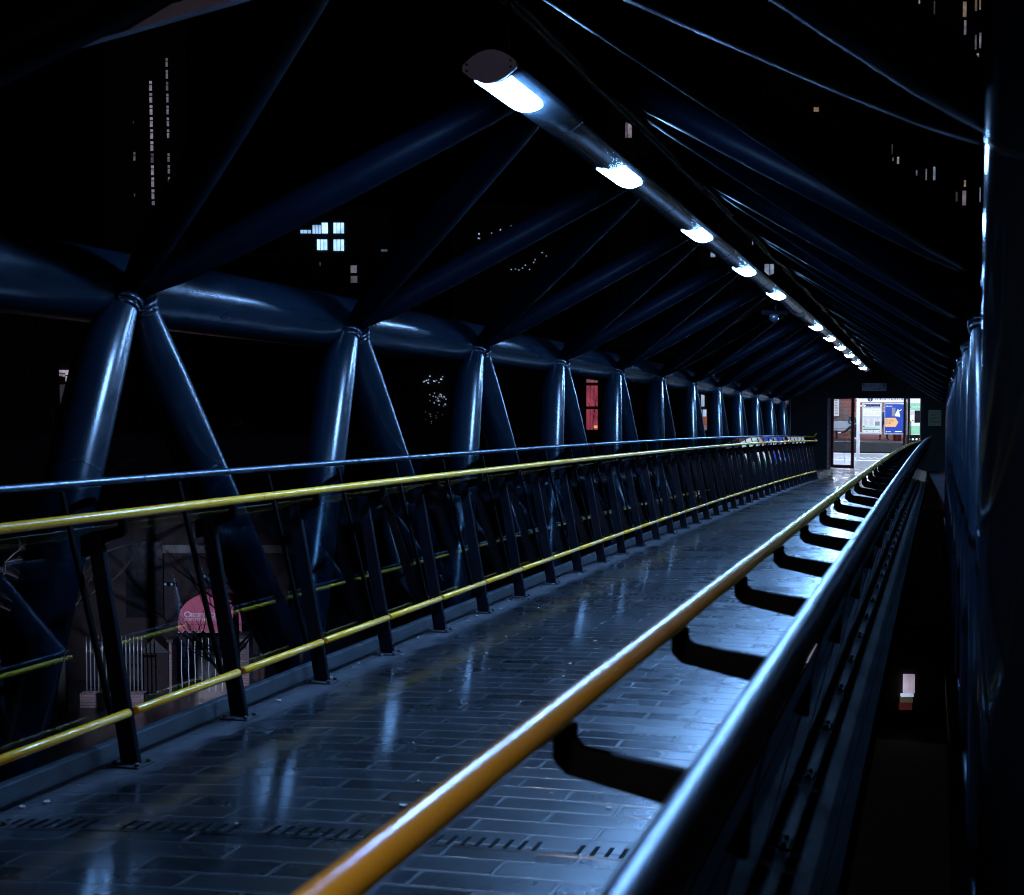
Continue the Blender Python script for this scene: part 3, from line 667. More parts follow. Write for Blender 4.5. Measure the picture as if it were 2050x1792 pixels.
for q, (x0, x1) in enumerate(((797, 1048), (1085, 1335))):
    fr = rect('poster_case', x0, 450, x1, 855, 0, .045, M['bench'], t)
    if q == 0:
        ps = rect('poster', x0+12, 462, x1-14, 840, .046, .004, M['posterwhite'], fr)
        rect('poster_title_band', x0+18, 466, x1-18, 505, .051, .002, M['ink'], ps)
        p = z7(848, 498, BY); text('poster_title', 'Onward Travel Information', .040, (p.x, BY-.054, p.z), X_, Z_, M['headwhite'], ps, ext=.0005)
        p = z7(830, 487, BY); bm = new(); bm_prism(bm, [(.036*math.cos(i*math.pi/8), .036*math.sin(i*math.pi/8)) for i in range(16)], (p.x, BY-.0535, p.z), X_, Z_, Yn, .001); obj('info_disc', bm, M['headwhite'], ps)
        for (xa, ya, xb, yb) in ((815, 512, 918, 620), (930, 512, 1036, 620)):
            rect('map_panel', xa, ya, xb, yb, .051, .001, M['headwhite'], ps)
            rect('map_title', xa, ya, xb, ya+7, .0525, .001, M['ink'], ps)
            bm = new()
            for e in range(5):
                u0 = z7(xa+6, ya+20+e*17, BY); u1 = z7(xb-6, ya+34+random.randint(-14, 14)+e*14, BY)
                bm_bar(bm, (u0.x, BY-.0535, u0.z), (u1.x, BY-.0535, u1.z), .002, .005)
            obj('map_roads', bm, M['postergrey'], ps)
        rect('divider', 812, 628, 1030, 634, .051, .001, M['ink'], ps)
        bm = new()
        for cx in (818, 890, 962):
            for e in range(9 if cx < 950 else 3):
                u = z7(cx, 645+e*11, BY); v = z7(cx+random.randint(36, 58), 648+e*11, BY); bm_box(bm, u.x, v.x, BY-.0535, BY-.051, v.z, u.z)
        obj('timetable_lines', bm, M['postergrey'], ps)
        rect('table_block', 962, 688, 1022, 742, .051, .001, M['postergrey'], ps)
        rect('green_band', 812, 762, 1024, 782, .051, .001, M['postergreen'], ps); rect('blue_band', 812, 787, 1024, 797, .051, .001, M['ink'], ps)
        rect('small_mark', 812, 745, 828, 760, .051, .001, M['ink'], ps)
        for xx in (852, 935, 1010): rect('small_mark', xx, 812, xx+12, 822, .051, .001, M['postergrey'], ps)
    else:
        ps = rect('poster', x0+8, 466, x1-2, 838, .046, .004, M['posterblue'], fr)
        bm = new()
        pts = [(1093, 642), (1225, 642), (1260, 700), (1225, 757), (1093, 757)]
        w3 = [z7(x, y, BY) for x, y in pts]; bm_hex(bm, [Vector((v.x, BY-.0515, v.z)) for v in w3], [Vector((v.x, BY-.0535, v.z)) for v in w3]); obj('arrow_panel', bm, M['posterpeach'], ps)
        for e, ln in enumerate(("Don't get", 'caught in', 'a rush.')):
            p = z7(1103, 676+e*23, BY); text('slogan', ln, .066, (p.x, BY-.0545, p.z), X_, Z_, M['ink'], ps, ext=.0005)
        rect('ticket_block', 1178, 512, 1222, 622, .051, .001, M['postergrey'], ps)
        bm = new(); pts = [(1218, 600), (1238, 560), (1255, 525), (1268, 548), (1305, 530), (1306, 540), (1270, 562), (1282, 605), (1278, 634), (1262, 625), (1222, 622)]
        w3 = [z7(x, y, BY) for x, y in pts]; bm_hex(bm, [Vector((v.x, BY-.0515, v.z)) for v in w3], [Vector((v.x, BY-.0535, v.z)) for v in w3]); obj('white_figure', bm, M['headwhite'], ps)
        bm = new(); pts = [(1105, 498), (1116, 480), (1127, 498)]
        w3 = [z7(x, y, BY) for x, y in pts]; bm_hex(bm, [Vector((v.x, BY-.0515, v.z)) for v in w3], [Vector((v.x, BY-.0535, v.z)) for v in w3]); obj('triangle_mark', bm, M['headwhite'], ps)
        rect('small_print', 1132, 489, 1186, 496, .051, .001, M['headwhite'], ps); rect('small_print', 1124, 814, 1166, 822, .051, .001, M['headwhite'], ps); rect('small_print', 1215, 811, 1302, 824, .051, .001, M['headwhite'], ps)
        p = z7(1110, 818, BY); bm = new(); bm_prism(bm, [(.024*math.cos(i*math.pi/8), .024*math.sin(i*math.pi/8)) for i in range(16)], (p.x, BY-.0525, p.z), X_, Z_, Yn, .001); obj('round_mark', bm, M['headwhite'], ps)
for yy in (488, 836):
    rect('bracket', 762, yy-8, 800, yy+8, .01, .03, M['white'], t)
p = z7(1375, 600, BY); bm = new(); bm_box(bm, p.x, p.x+.08, BY, BY+.08, ZF, 1.75); obj('leg', bm, M['white'], t)
# green panel on the right
GYY = 42.6
t = thing('travel_panel', 'pale green and white travel panel behind the right door glass', 'notice board', (-.8, GYY, ZF))
gp_ = rect('panel', 1372, 395, 1640, 860, 0, .06, M['headwhite'], t, GYY)
rect('green_band', 1376, 455, 1636, 545, .061, .002, M['postergreen'], gp_, GYY); rect('green_band', 1376, 742, 1636, 856, .061, .002, M['postergreen'], gp_, GYY)
rect('dark_screen', 1468, 547, 1600, 706, .061, .02, M['towerglass'], t, GYY)
rect('train_icon', 1396, 486, 1424, 528, .0635, .002, M['headwhite'], gp_, GYY); rect('train_icon_body', 1402, 494, 1418, 520, .0665, .001, M['ink'], gp_, GYY)
p = z7(1440, 512, GYY); text('panel_title', 'Rail Replacement', .10, (p.x, GYY-.064, p.z), X_, Z_, M['headwhite'], gp_, ext=.0008)
bm = new()
for e in range(4):
    u = z7(1392, 560+e*12, GYY); v = z7(1462, 564+e*12, GYY); bm_box(bm, u.x, v.x, GYY-.063, GYY-.061, v.z, u.z)
obj('print_lines', bm, M['postergrey'], gp_)
for xx in (1404, 1446):
    p = z7(xx, 676, GYY); bm = new(); bm_prism(bm, [(.028*math.cos(i*math.pi/8), .028*math.sin(i*math.pi/8)) for i in range(16)], (p.x, GYY-.0612, p.z), X_, Z_, Yn, .002); obj('round_mark', bm, M['postergrey'], gp_)
bs = rect('plinth', 1372, 862, 1640, 975, 0, .06, M['black'], t, GYY)
for xx in (1402, 1448, 1494, 1540):
    p = z7(xx, 915, GYY); bm = new(); bm_prism(bm, [(.036*math.cos(i*math.pi/8), .036*math.sin(i*math.pi/8)) for i in range(16)], (p.x, GYY-.062, p.z), X_, Z_, Yn, .012); obj('stud', bm, M['dots'], bs)
bm = new(); u = z7(1380, 975, GYY); bm_box(bm, u.x, u.x+.9, GYY-.05, GYY, ZF, u.z); obj('foot', bm, M['black'], t)
# far platform: framed poster, pale notice, bench, bin
t = thing('wall_poster', 'framed white poster with dark border on the brick wall left', 'poster', (-5.5, FWY-.1, 1.5))
rect('frame', 395, 330, 513, 632, 0, .06, M['inkblack'], t, FWY-.01); ps = rect('sheet', 400, 340, 502, 620, .061, .004, M['posterwhite'], t, FWY-.01)
for e in range(6): rect('print_block', 440+random.randint(0, 16), 410+e*33, 494-random.randint(0, 16), 424+e*33, .066, .002, M['postergrey'], ps, FWY-.01)
t = thing('wall_notice', 'small pale notice on the brick wall beside the seated person', 'notice', (-4.9, FWY-.1, 1.2))
rect('sheet', 548, 540, 602, 614, 0, .02, M['stone'], t, FWY-.01)
BYY = 65.2
t = thing('platform_bench', 'long pale metal bench on the far platform', 'bench', (-6, BYY, ZF))
u0 = Vector((-6.1, 0, 0)); u1 = z7(720, 683, BYY)
bm = new(); sz = z7(520, 795, BYY).z; bz = z7(520, 684, BYY).z
bm_box(bm, u0.x, u1.x, BYY+.50, BYY+.55, sz+.06, bz); obj('backrest', bm, M['bench'], t)
bm = new(); bm_box(bm, u0.x, u1.x, BYY, BYY+.50, sz-.04, sz+.04); obj('seat', bm, M['bench'], t)
for x in (u0.x+.2, (u0.x+u1.x)/2, u1.x-.2):
    bm = new(); bm_box(bm, x-.04, x+.04, BYY+.1, BYY+.45, ZF, sz-.04); obj('leg', bm, M['black'], t)
t = thing('litter_bin', 'dark red bin on the far platform below the poster case', 'bin', (-2.9, BYY, ZF))
p = z7(1245, 905, 64.); q = z7(1215, 858, 64.); bm = new(); bm_tube(bm, [(p.x, 64, ZF), (p.x, 64, ZF+.82), (p.x, 64, ZF+.86)], [.2, .22, .2], 18); obj('body', bm, M['redlitter'], t)
bm = new(); bm_tube(bm, [(p.x, 64, ZF+.86), (p.x, 64, ZF+.92)], [.21, .12], 18); obj('lid', bm, M['inkblack'], t)

# ------------------------------------------------------------------ people
def skin_body(name, joints, edges, root=0):
    me = bpy.data.meshes.new(name); me.from_pydata([j[0] for j in joints], edges, [])
    ob = bpy.data.objects.new(name, me); COL.objects.link(ob)
    ob.modifiers.new('skin', 'SKIN'); sub = ob.modifiers.new('sub', 'SUBSURF'); sub.levels = sub.render_levels = 2
    sv = me.skin_vertices[0].data
    for i, j in enumerate(joints):
        r = j[1]; sv[i].radius = r if isinstance(r, tuple) else (r, r)
    sv[root].use_root = True
    dg = bpy.context.evaluated_depsgraph_get(); dg.update()
    m2 = bpy.data.meshes.new_from_object(ob.evaluated_get(dg)); bpy.data.objects.remove(ob)
    return m2
def person(label, base, J, E, part_of, rot, scale=1.0):
    """J joints in metres round the hips' floor point, part_of(joint index) -> material slot"""
    t = thing('person', label, 'person', base)
    m2 = skin_body('body', J, E)
    mats = [M['skin'], M['jacket'], M['trouser'], M['shoe']]
    for m in mats: m2.materials.append(m)
    seg = [(Vector(J[a][0]), Vector(J[b][0]), part_of(a, b)) for a, b in E]
    for p in m2.polygons:
        c = p.center; best = None
        for a, b, k in seg:
            ab = b-a; tt = max(0, min(1, (c-a).dot(ab)/max(1e-9, ab.length_squared))); d = (c-(a+ab*tt)).length
            if best is None or d < best[0]: best = (d, k)
        p.material_index = best[1]; p.use_smooth = True
    R = Matrix.Rotation(rot, 4, 'Z') @ Matrix.Scale(scale, 4)
    m2.transform(R)
    ob = bpy.data.objects.new('body', m2); COL.objects.link(ob); ob.parent = t; ob['_o'] = t['_o']
    # face: nose, ears, eyes and brow as raised details on the head, all in one child
    return t, R
def fingers(J, E, h, d, side):
    """five fingers off hand joint h pointing along d"""
    hp = Vector(J[h][0]); d = Vector(d).normalized(); s = Vector(side).normalized()
    for k, (o, ln) in enumerate(((-.03, .075), (-.01, .085), (.01, .08), (.03, .065))):
        a = len(J); p = hp+d*.05+s*o
        J.append((tuple(p), .010)); J.append((tuple(p+d*ln*.6), .009)); J.append((tuple(p+d*ln*.9+Vector((0, 0, -.02))), .007))
        E += [(h, a), (a, a+1), (a+1, a+2)]
    a = len(J); p = hp+s*-.04+d*.01; J.append((tuple(p), .011)); J.append((tuple(p+d*.05+s*-.02), .009)); E += [(h, a), (a, a+1)]
# seated person, facing -y (towards the tracks), one shin crossed out to the side
J = [((0, 0, .62), (.15, .12)), ((0, .04, .80), (.14, .11)), ((0, .0, 1.02), (.17, .12)), ((0, -.04, 1.14), (.11, .09)), ((0, -.08, 1.22), (.055, .055)), ((0, -.11, 1.31), (.085, .10)), ((0, -.11, 1.41), (.075, .09)),
     ((-.19, -.02, 1.08), .065), ((-.27, -.16, .86), .05), ((-.14, -.34, .80), .04), ((-.09, -.40, .80), .03),
     ((.19, -.02, 1.08), .065), ((.27, -.16, .86), .05), ((.14, -.34, .80), .04), ((.09, -.40, .80), .03),
     ((-.11, -.02, .60), .105), ((-.16, -.44, .62), .075), ((-.40, -.52, .42), .055), ((-.60, -.55, .34), .042), ((-.76, -.60, .32), .04),
     ((.11, -.02, .60), .105), ((.12, -.44, .58), .078), ((.10, -.46, .26), .058), ((.10, -.46, .08), .045), ((.10, -.66, .045), .04)]
E = [(0, 1), (1, 2), (2, 3), (3, 4), (4, 5), (5, 6), (2, 7), (7, 8), (8, 9), (9, 10), (2, 11), (11, 12), (12, 13), (13, 14), (0, 15), (15, 16), (16, 17), (17, 18), (18, 19), (0, 20), (20, 21), (21, 22), (22, 23), (23, 24)]
fingers(J, E, 10, (.6, -.6, -.2), (0, .6, -1)); fingers(J, E, 14, (-.6, -.6, -.2), (0, .6, -1))
def po(a, b):
    m = max(a, b)
    if m in (5, 6) or (a, b) == (3, 4) or (a, b) == (4, 5): return 0
    if m in (10, 14) or m > 24: return 0
    if m in (19, 24): return 3
    if m in (15, 16, 17, 18, 20, 21, 22, 23): return 2
    return 1
pb_ = z7(688, 922, BYY-.25)
base = (pb_.x-.02, BYY+.22, ZF)
t, R = person('person in dark jacket and black trousers sitting on the bench, white trainers, legs crossed', base, J, E, po, 0.0, 1.04)
bm = new()
for sx in (-1, 1):
    bm_tube(bm, [R @ Vector((sx*.035, -.205, 1.365)), R @ Vector((sx*.035, -.195, 1.365))], .012, 8)
o = obj('eyes', bm, M['inkblack'], t, origin=(0, 0, 0)); o.location = (0, 0, 0)
bm = new(); bm_tube(bm, [R @ Vector((0, -.20, 1.37)), R @ Vector((0, -.228, 1.33)), R @ Vector((0, -.20, 1.32))], [.008, .016, .01], 8)
for sx in (-1, 1): bm_tube(bm, [R @ Vector((sx*.075, -.11, 1.37)), R @ Vector((sx*.088, -.10, 1.355)), R @ Vector((sx*.075, -.105, 1.33))], [.008, .016, .008], 8)
o = obj('nose_and_ears', bm, M['skin'], t, origin=(0, 0, 0)); o.location = (0, 0, 0)
bm = new(); bm_box(bm, -.03, .03, -.208, -.196, 1.288, 1.296); o = obj('mouth', bm, M['redlitter'], t, origin=(0, 0, 0)); o.location = (0, 0, 0)
# standing person hidden behind the board: only the lower legs show
J = [((0, 0, .95), (.15, .11)), ((0, 0, 1.15), (.14, .10)), ((0, 0, 1.38), (.18, .11)), ((0, 0, 1.48), (.10, .08)), ((0, -.01, 1.55), (.055, .055)), ((0, -.02, 1.63), (.08, .095)), ((0, -.02, 1.72), (.07, .085)),
     ((-.21, 0, 1.42), .06), ((-.25, .02, 1.14), .048), ((-.26, -.05, .90), .038), ((-.26, -.07, .84), .03),
     ((.21, 0, 1.42), .06), ((.25, .02, 1.14), .048), ((.26, -.05, .90), .038), ((.26, -.07, .84), .03),
     ((-.10, 0, .90), .095), ((-.14, -.01, .50), .068), ((-.19, .02, .09), .045), ((-.24, -.17, .045), .04),
     ((.10, 0, .90), .095), ((.14, -.01, .50), .068), ((.19, .02, .09), .045), ((.24, -.17, .045), .04)]
E = [(0, 1), (1, 2), (2, 3), (3, 4), (4, 5), (5, 6), (2, 7), (7, 8), (8, 9), (9, 10), (2, 11), (11, 12), (12, 13), (13, 14), (0, 15), (15, 16), (16, 17), (17, 18), (0, 19), (19, 20), (20, 21), (21, 22)]
fingers(J, E, 10, (0, -.2, -1), (0, 1, 0)); fingers(J, E, 14, (0, -.2, -1), (0, 1, 0))
def po2(a, b):
    m = max(a, b)
    if m in (4, 5, 6, 10, 14) or m > 22: return 0
    if m in (18, 22): return 2
    if m in (15, 16, 17, 19, 20, 21): return 2
    return 1
p = z7(1070, 925, 64.2)
person('person standing behind the poster board, only dark legs and shoes showing below', (p.x, 64.2, ZF), J, E, po2, .2)

# ------------------------------------------------------------------ the town beside the bridge
GZ = -6.9
bm = new(); bm_box(bm, -900, 900, -300, 1200, GZ-.5, GZ); kind(obj('ground', bm, M['asphalt']), 'structure')
class Fac:                                # a facade square to the line of sight at horizontal distance D
    def __init__(s, D): s.D = D
    def rz(s, x, y):
        p = at_d(x, y, s.D); return p.dot(RT), p.z
    def pt(s, r, z, o=0): return RT*r + FH*(s.D+o) + Vector((0, 0, z))
    def box(s, bm, x0, y0, x1, y1, o0=-.06, o1=0., zb=None):
        r0, z1 = s.rz(x0, y0); r1, z0 = s.rz(x1, y1)
        if zb is not None: z0 = zb
        bm_hex(bm, [s.pt(r0, z0, o0), s.pt(r1, z0, o0), s.pt(r1, z0, o1), s.pt(r0, z0, o1)], [s.pt(r0, z1, o0), s.pt(r1, z1, o0), s.pt(r1, z1, o1), s.pt(r0, z1, o1)])
WG = {}
def winmat(col, st):
    k = (col, round(st, 3))
    if k not in WG: WG[k] = glow('lit_window_pane', col, st, .5, .9, (1, 1, 1))
    return WG[k]
COOL, BLU, WARM, PINK, DEEP = (.55, .72, 1.0), (.35, .62, 1.0), (1.0, .72, .50), (.85, .72, .95), (.05, .08, 1.0)

def building(name, label, cat, D, x0, y0, x1, wallmat, wins, depth=12., roof=True, split=False):
    f = Fac(D); r0, zt = f.rz(x0, y0); r1, _ = f.rz(x1, y0)
    t = thing(name, label, cat, tuple(f.pt((r0+r1)/2, GZ, depth/2)))
    bm = new(); f.box(bm, x0, y0, x1, y0+1, 0, depth, zb=GZ); obj('wall', bm, wallmat, t)
    if roof:
        bm = new(); e = D*.004
        a = [f.pt(r0-e*.3, zt, -.2), f.pt(r1+e*.3, zt, -.2), f.pt(r1+e*.3, zt, depth+.2), f.pt(r0-e*.3, zt, depth+.2)]
        bm_hex(bm, a, [v+Vector((0, 0, e)) for v in a]); obj('roof', bm, M['slate'], t)
    for w in wins:
        x, y, ww, hh, st, col = w
        bm = new(); o1 = -.002*D*.02
        if split and hh > 12:
            f.box(bm, x, y, x+ww, y+hh*.30, -.10, -.02); f.box(bm, x, y+hh*.42, x+ww, y+hh, -.10, -.02)
        elif ww > 14:
            n = 3
            for i in range(n): f.box(bm, x+ww*i/n+.6, y, x+ww*(i+1)/n-.6, y+hh, -.10, -.02)
        else: f.box(bm, x, y, x+ww, y+hh, -.10, -.02)
        wo = obj('lit_window', bm, winmat(col, st), t)
    return t, f
# left slab tower with two columns of lit stair windows
ws = []
for i in range(10):
    ws.append((298.6+i*.55, 163+i*24.1, 5.4, 19, [.22, .2, .25, .24, .24, .22, .06, .24, .22, .2][i], PINK))
for i, st in enumerate((.12, .16, .08, .16, .16, .18, .2, 0, .13, .13, .14)):
    if st: ws.append((331.4+i*.5, 117+i*23.8, 4.2, 17, st, PINK))
ws += [(267, 305, 4, 17, .10, PINK), (268.5, 388, 2, 6, .06, PINK), (266, 243, 2, 5, .03, PINK), (304, 403, 5.5, 8, .12, PINK)]
building('tower_block', 'dark tower with two columns of small lit stair windows', 'tower', 260., 205, 60, 372, M['tower'], ws, 16, split=True)
# office building with bright blue-white windows
ws = [(644, 446.5, 12, 21, 2.2, BLU), (667, 446.5, 22, 21, 1.7, BLU), (625, 451, 18, 17, .9, BLU), (601, 461, 22, 6.5, .8, BLU), (634, 480, 21.5, 21, 1.6, BLU), (667, 480, 22, 22.5, 1.5, BLU),
      (682, 516, 7, 1.6, .8, COOL), (763, 499.5, 12, 4.5, .12, BLU)]
building('office_block', 'dark office block with bright blue-white windows left of the roof struts', 'office building', 120., 560, 424, 780, M['tower'], ws, 14)
ws = [(702, 532, 12, 14.5, .16, PINK), (702, 553, 13, 13.5, .07, PINK), (640, 525, 1.6, 8, .05, PINK)]
building('brick_warehouse', 'low dark brick warehouse below the office block', 'warehouse', 90., 450, 517, 860, M['darkbrick'], ws, 12)
# sparkle of distant lights
ws = []
for x, y in ((1918, 937), (1915, 955), (1968, 935), (2003, 922), (2045, 910)): ws.append((x*.4998-1, y*.4998-1, 2.0, 2.0, .9, COOL))
for x, y in ((110, 835), (155, 830), (187, 818), (225, 805), (250, 800), (112, 850), (225, 960), (240, 958), (265, 955), (290, 960), (305, 935), (335, 900), (350, 912), (310, 925), (252, 962), (275, 945)):
    ws.append(((1400+.878*x)/1.5617-.8, .878*y/1.5617-.8, 1.9, 1.8, .7, COOL))
building('far_terrace', 'distant dark building dotted with tiny lights below the lamps', 'building', 200., 905, 420, 1120, M['tower'], ws, 12)
ws = []
rnd = random.Random(3)
for i in range(14): ws.append((846+rnd.random()*44, 752+rnd.random()*14, 2.2, 2, rnd.uniform(.3, 1.2), COOL))
for i in range(26): ws.append((858+rnd.random()*34, 784+rnd.random()*28, 2.0, 2.2, rnd.uniform(.15, .6), COOL))
for i in range(12): ws.append((850+rnd.random()*36, 822+rnd.random()*30, 1.6, 1.6, rnd.uniform(.05, .2), COOL))
building('small_hotel', 'dark building with a cluster of broken lights behind a bare tree', 'building', 60., 800, 690, 930, M['darkbrick'], ws, 10)
ws = [(120, 741, 4.5, 5, .4, PINK), (126, 741, 5, 6, .5, PINK), (132.5, 741, 8, 10, .5, PINK), (120, 748, 4.5, 5, .2, PINK), (126, 749, 5, 5, .25, PINK), (132.5, 753, 8, 11, .35, PINK), (121, 770, 12, 40, .025, PINK), (123, 815, 8, 22, .05, PINK)]
building('corner_house', 'dark brick building with one lattice window at far left', 'house', 55., -40, 560, 260, M['darkbrick'], ws, 8)
ws = [(1172.8, 753.9, 23.6, 12.3, .16, (1.0, .35, .50)), (1172.8, 772.2, 23.6, 41.3, .26, (1.0, .16, .28)), (1172.8, 819.5, 23.6, 40.8, .24, (1.0, .15, .27)), (1188, 852, 7, 5, .9, (1.0, .6, .15))]
t, f = building('bar_building', 'dark building with a tall red lit window between truss legs', 'building', 70., 1120, 700, 1260, M['darkbrick'], ws, 10)
ws = [(1390, 784, 7, 30, .6, COOL), (1403, 784, 6, 30, .7, COOL), (1399, 820, 5, 12, .6, COOL), (1406, 820, 7, 14, .9, COOL), (1405, 835, 9, 14, .25, (1.0, .3, .2)), (1405, 850, 9, 11, .18, PINK), (1415, 744, 15, 9, .08, (1.0, .55, .6))]
building('side_shop', 'dark building with a small cross-barred lit window near the wall end', 'building', 75., 1330, 715, 1470, M['darkbrick'], ws, 10)
# windows seen beside the light spine
ws = [(1251, 246, 4, 30, .09, PINK), (1256, 248, 8, 28, .22, PINK)]
building('slim_tower', 'slim dark tower with one lit window beside the light spine', 'tower', 240., 1215, 205, 1300, M['tower'], ws, 14)
ws = [(1503, 483, 3, 14, .5, COOL), (1508, 489, 3.5, 8, .4, COOL), (1422, 506, 9, 9, .45, COOL), (1530, 529, 9, 26, .35, COOL), (1541, 529, 7, 26, .35, COOL)]
building('mid_tower', 'dark block with small white windows behind the middle lamps', 'tower', 210., 1400, 440, 1585, M['tower'], ws, 14)
# tall glass tower, upper right
L6 = [(183, 0, 22, 72, .30, COOL), (250, 0, 22, 72, .30, COOL), (465, 0, 35, 72, .2, WARM), (590, 240, 55, 60, .06, PINK), (935, 372, 35, 75, .25, COOL), (1153, 325, 13, 88, .18, PINK), (1235, 310, 14, 95, .06, PINK), (1255, 0, 10, 30, .25, PINK), (1370, 10, 8, 100, .03, PINK), (1590, 15, 24, 115, .14, WARM), (1598, 155, 15, 110, .14, PINK), (1598, 365, 14, 45, .35, DEEP), (1680, 0, 14, 85, .10, WARM), (1713, 0, 10, 75, .14, WARM), (1680, 265, 10, 110, .08, PINK), (1713, 250, 12, 115, .16, PINK), (1692, 405, 15, 105, .28, PINK), (1688, 560, 6, 90, .18, COOL), (1693, 695, 13, 65, .16, PINK), (1307, 535, 8, 60, .14, COOL), (870, 390, 15, 22, .04, PINK), (1052, 1090, 8, 75, .03, PINK), (1058, 1190, 8, 25, .12, PINK), (1093, 1185, 14, 52, .30, PINK), (1235, 1285, 10, 40, .12, PINK), (1308, 1275, 8, 85, .12, PINK), (1365, 1260, 15, 100, .26, COOL), (1597, 1360, 14, 50, .2, WARM), (1585, 1440, 26, 110, .13, PINK), (1535, 1450, 12, 70, .03, PINK), (1715, 1415, 6, 110, .18, COOL), (465, 810, 38, 35, .13, WARM), (590, 20, 50, 50, .03, PINK), (1060, 110, 22, 90, .015, PINK), (1370, 345, 10, 20, .05, WARM)]
ws = [(1504.8+.2655*x, .2655*y, .2655*w, .2655*h, st, col) for x, y, w, h, st, col in L6]
building('skyscraper', 'tall dark skyscraper scattered with dim windows at upper right', 'skyscraper', 230., 1530, -420, 2080, M['towerglass'], ws, 25)

# street to the right, under the glass
def L5(x, y): return (1472.8+.3208*x, 1216.6+.3208*y)
def rb(name, rects): pass
ws = []
for (x0, y0, x1, y1, st, col) in ((1038, 412, 1108, 528, .55, PINK), (1022, 532, 1102, 550, .8, COOL), (1018, 556, 1096, 585, .05, WARM), (515, 340, 575, 405, .16, (1., .95, .75)), (600, 330, 680, 420, .16, (1., .95, .75)), (515, 412, 668, 440, .20, (.8, 1., .75)), (480, 470, 640, 545, .02, (1., .2, .2)), (1012, 590, 1092, 632, .03, (1., .2, .2))):
    X0, Y0_ = L5(x0, y0); X1, Y1_ = L5(x1, y1); ws.append((X0, Y0_, X1-X0, Y1_-Y0_, st, col))
building('street_shop', 'dim shop with pale lit windows seen below through the right railing', 'shop', 30., 1560, 1250, 1960, M['darkbrick'], ws, 8)
bm = new()
p0 = at_d(1700, 1500, 20.); 
for (x0, x1) in ((-2.0, 1.2), (2.4, 2.8)):
    bm_box(bm, x0, x1, 6, 30, GZ+.001, GZ+.12)
kind(obj('pavement', bm, M['concrete']), 'structure')

# ------------------------------------------------------------------ club front on the left
CD = 34.0
cf = Fac(CD)
def q1(x, y): return (.3573*x, 928.5+.3573*y)     # a close crop of the picture -> its full coordinates
t = thing('club_building', 'dark brick club building with pale stone band behind the left railing', 'building', tuple(cf.pt(cf.rz(200, 1300)[0], GZ, 4)))
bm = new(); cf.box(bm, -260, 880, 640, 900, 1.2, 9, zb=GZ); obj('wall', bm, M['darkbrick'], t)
bm = new(); cf.box(bm, -260, 1099, 95, 1114, 1.1, 1.197); cf.box(bm, 303, 1101, 640, 1117, 1.1, 1.197); obj('stone_band', bm, M['stone'], t)
bm = new(); cf.box(bm, 225, 1095, 304, 1250, 1.12, 1.197); obj('dark_window', bm, M['towerglass'], t)
bm = new(); cf.box(bm, 372, 1215, 470, 1370, 1.0, 1.19, zb=GZ+.02); obj('doorway', bm, M['towerglass'], t)
# awning: half-dome barrel with scalloped valance
aw = thing('awning', 'round-topped red awning with white lettering over the club entrance', 'awning', tuple(cf.pt(cf.rz(420, 1260)[0], cf.rz(420, 1260)[1], .6)))
rl, zb_ = cf.rz(357, 1250); rr_, _ = cf.rz(484, 1250); _, zt_ = cf.rz(420, 1189)
cx, hw, ht = (rl+rr_)/2, (rr_-rl)/2, zt_-zb_
arc = [(-hw*math.cos(math.pi*i/24), ht*math.sin(math.pi*i/24)**.85) for i in range(25)]
bm = new()
bm_hex(bm, [cf.pt(cx+a, zb_+b, -.04) for a, b in arc], [cf.pt(cx+a, zb_+b, 1.15) for a, b in arc])
_, zv = cf.rz(420, 1265)
sc_ = []
nsc = 7
bmv = new(); bmt = new()
top = zb_; prevp = None
pts = []
for i in range(nsc):
    u0, u1 = -hw+2*hw*i/nsc, -hw+2*hw*(i+1)/nsc; w = u1-u0
    pts += [(u0, zv+.0), (u0+w*.55, zv+.0), (u0+w*.62, zv+.06), (u0+w*.93, zv+.06)]
pts.append((hw, zv))
for (a, za), (b, zb2) in zip(pts, pts[1:]):
    bm_hex(bmv, [cf.pt(cx+a, za, -.045), cf.pt(cx+b, zb2, -.045), cf.pt(cx+b, zb_-.002, -.045), cf.pt(cx+a, zb_-.002, -.045)], [cf.pt(cx+a, za, -.02), cf.pt(cx+b, zb2, -.02), cf.pt(cx+b, zb_-.002, -.02), cf.pt(cx+a, zb_-.002, -.02)])
    bm_tube(bmt, [cf.pt(cx+a, za, -.05), cf.pt(cx+b, zb2, -.05)], .010, 6)
obj('canopy', bm, M['awning'], aw); obj('valance', bmv, M['awning'], aw); obj('piping', bmt, M['trim'], aw)
bm = new(); bm_tube(bm, [cf.pt(cx-hw, zb_, -.05), cf.pt(cx+hw, zb_, -.05)], .007, 6); obj('seam', bm, M['inkblack'], aw)
r0, z0 = cf.rz(.3573*1032, 928.5+.3573*858); r1, _ = cf.rz(.3573*1322, 1200)
NCF = -FH
text('lettering', 'O', .235, cf.pt(r0, z0, -.043), RT, Vector((0, 0, 1)), M['trim'], aw, sx=1.1)
o = text('lettering', 'BSESSIONS', .178, cf.pt(r0+.20, z0, -.043), RT, Vector((0, 0, 1)), M['trim'], aw, sx=1.12, spacing=1.0)
r0, z1 = cf.rz(.3573*1034, 928.5+.3573*880)
text('lettering', 'GENTLEMENS CLUB', .098, cf.pt(r0, z1, -.043), RT, Vector((0, 0, 1)), M['trim'], aw, sx=1.28, spacing=1.12)
bm = new(); bm_tube(bm, [cf.pt(r0, z0-.03, -.042), cf.pt(cf.rz(.3573*1240, 1200)[0], z0-.03, -.042)], .006, 6); obj('underline', bm, M['trim'], aw)
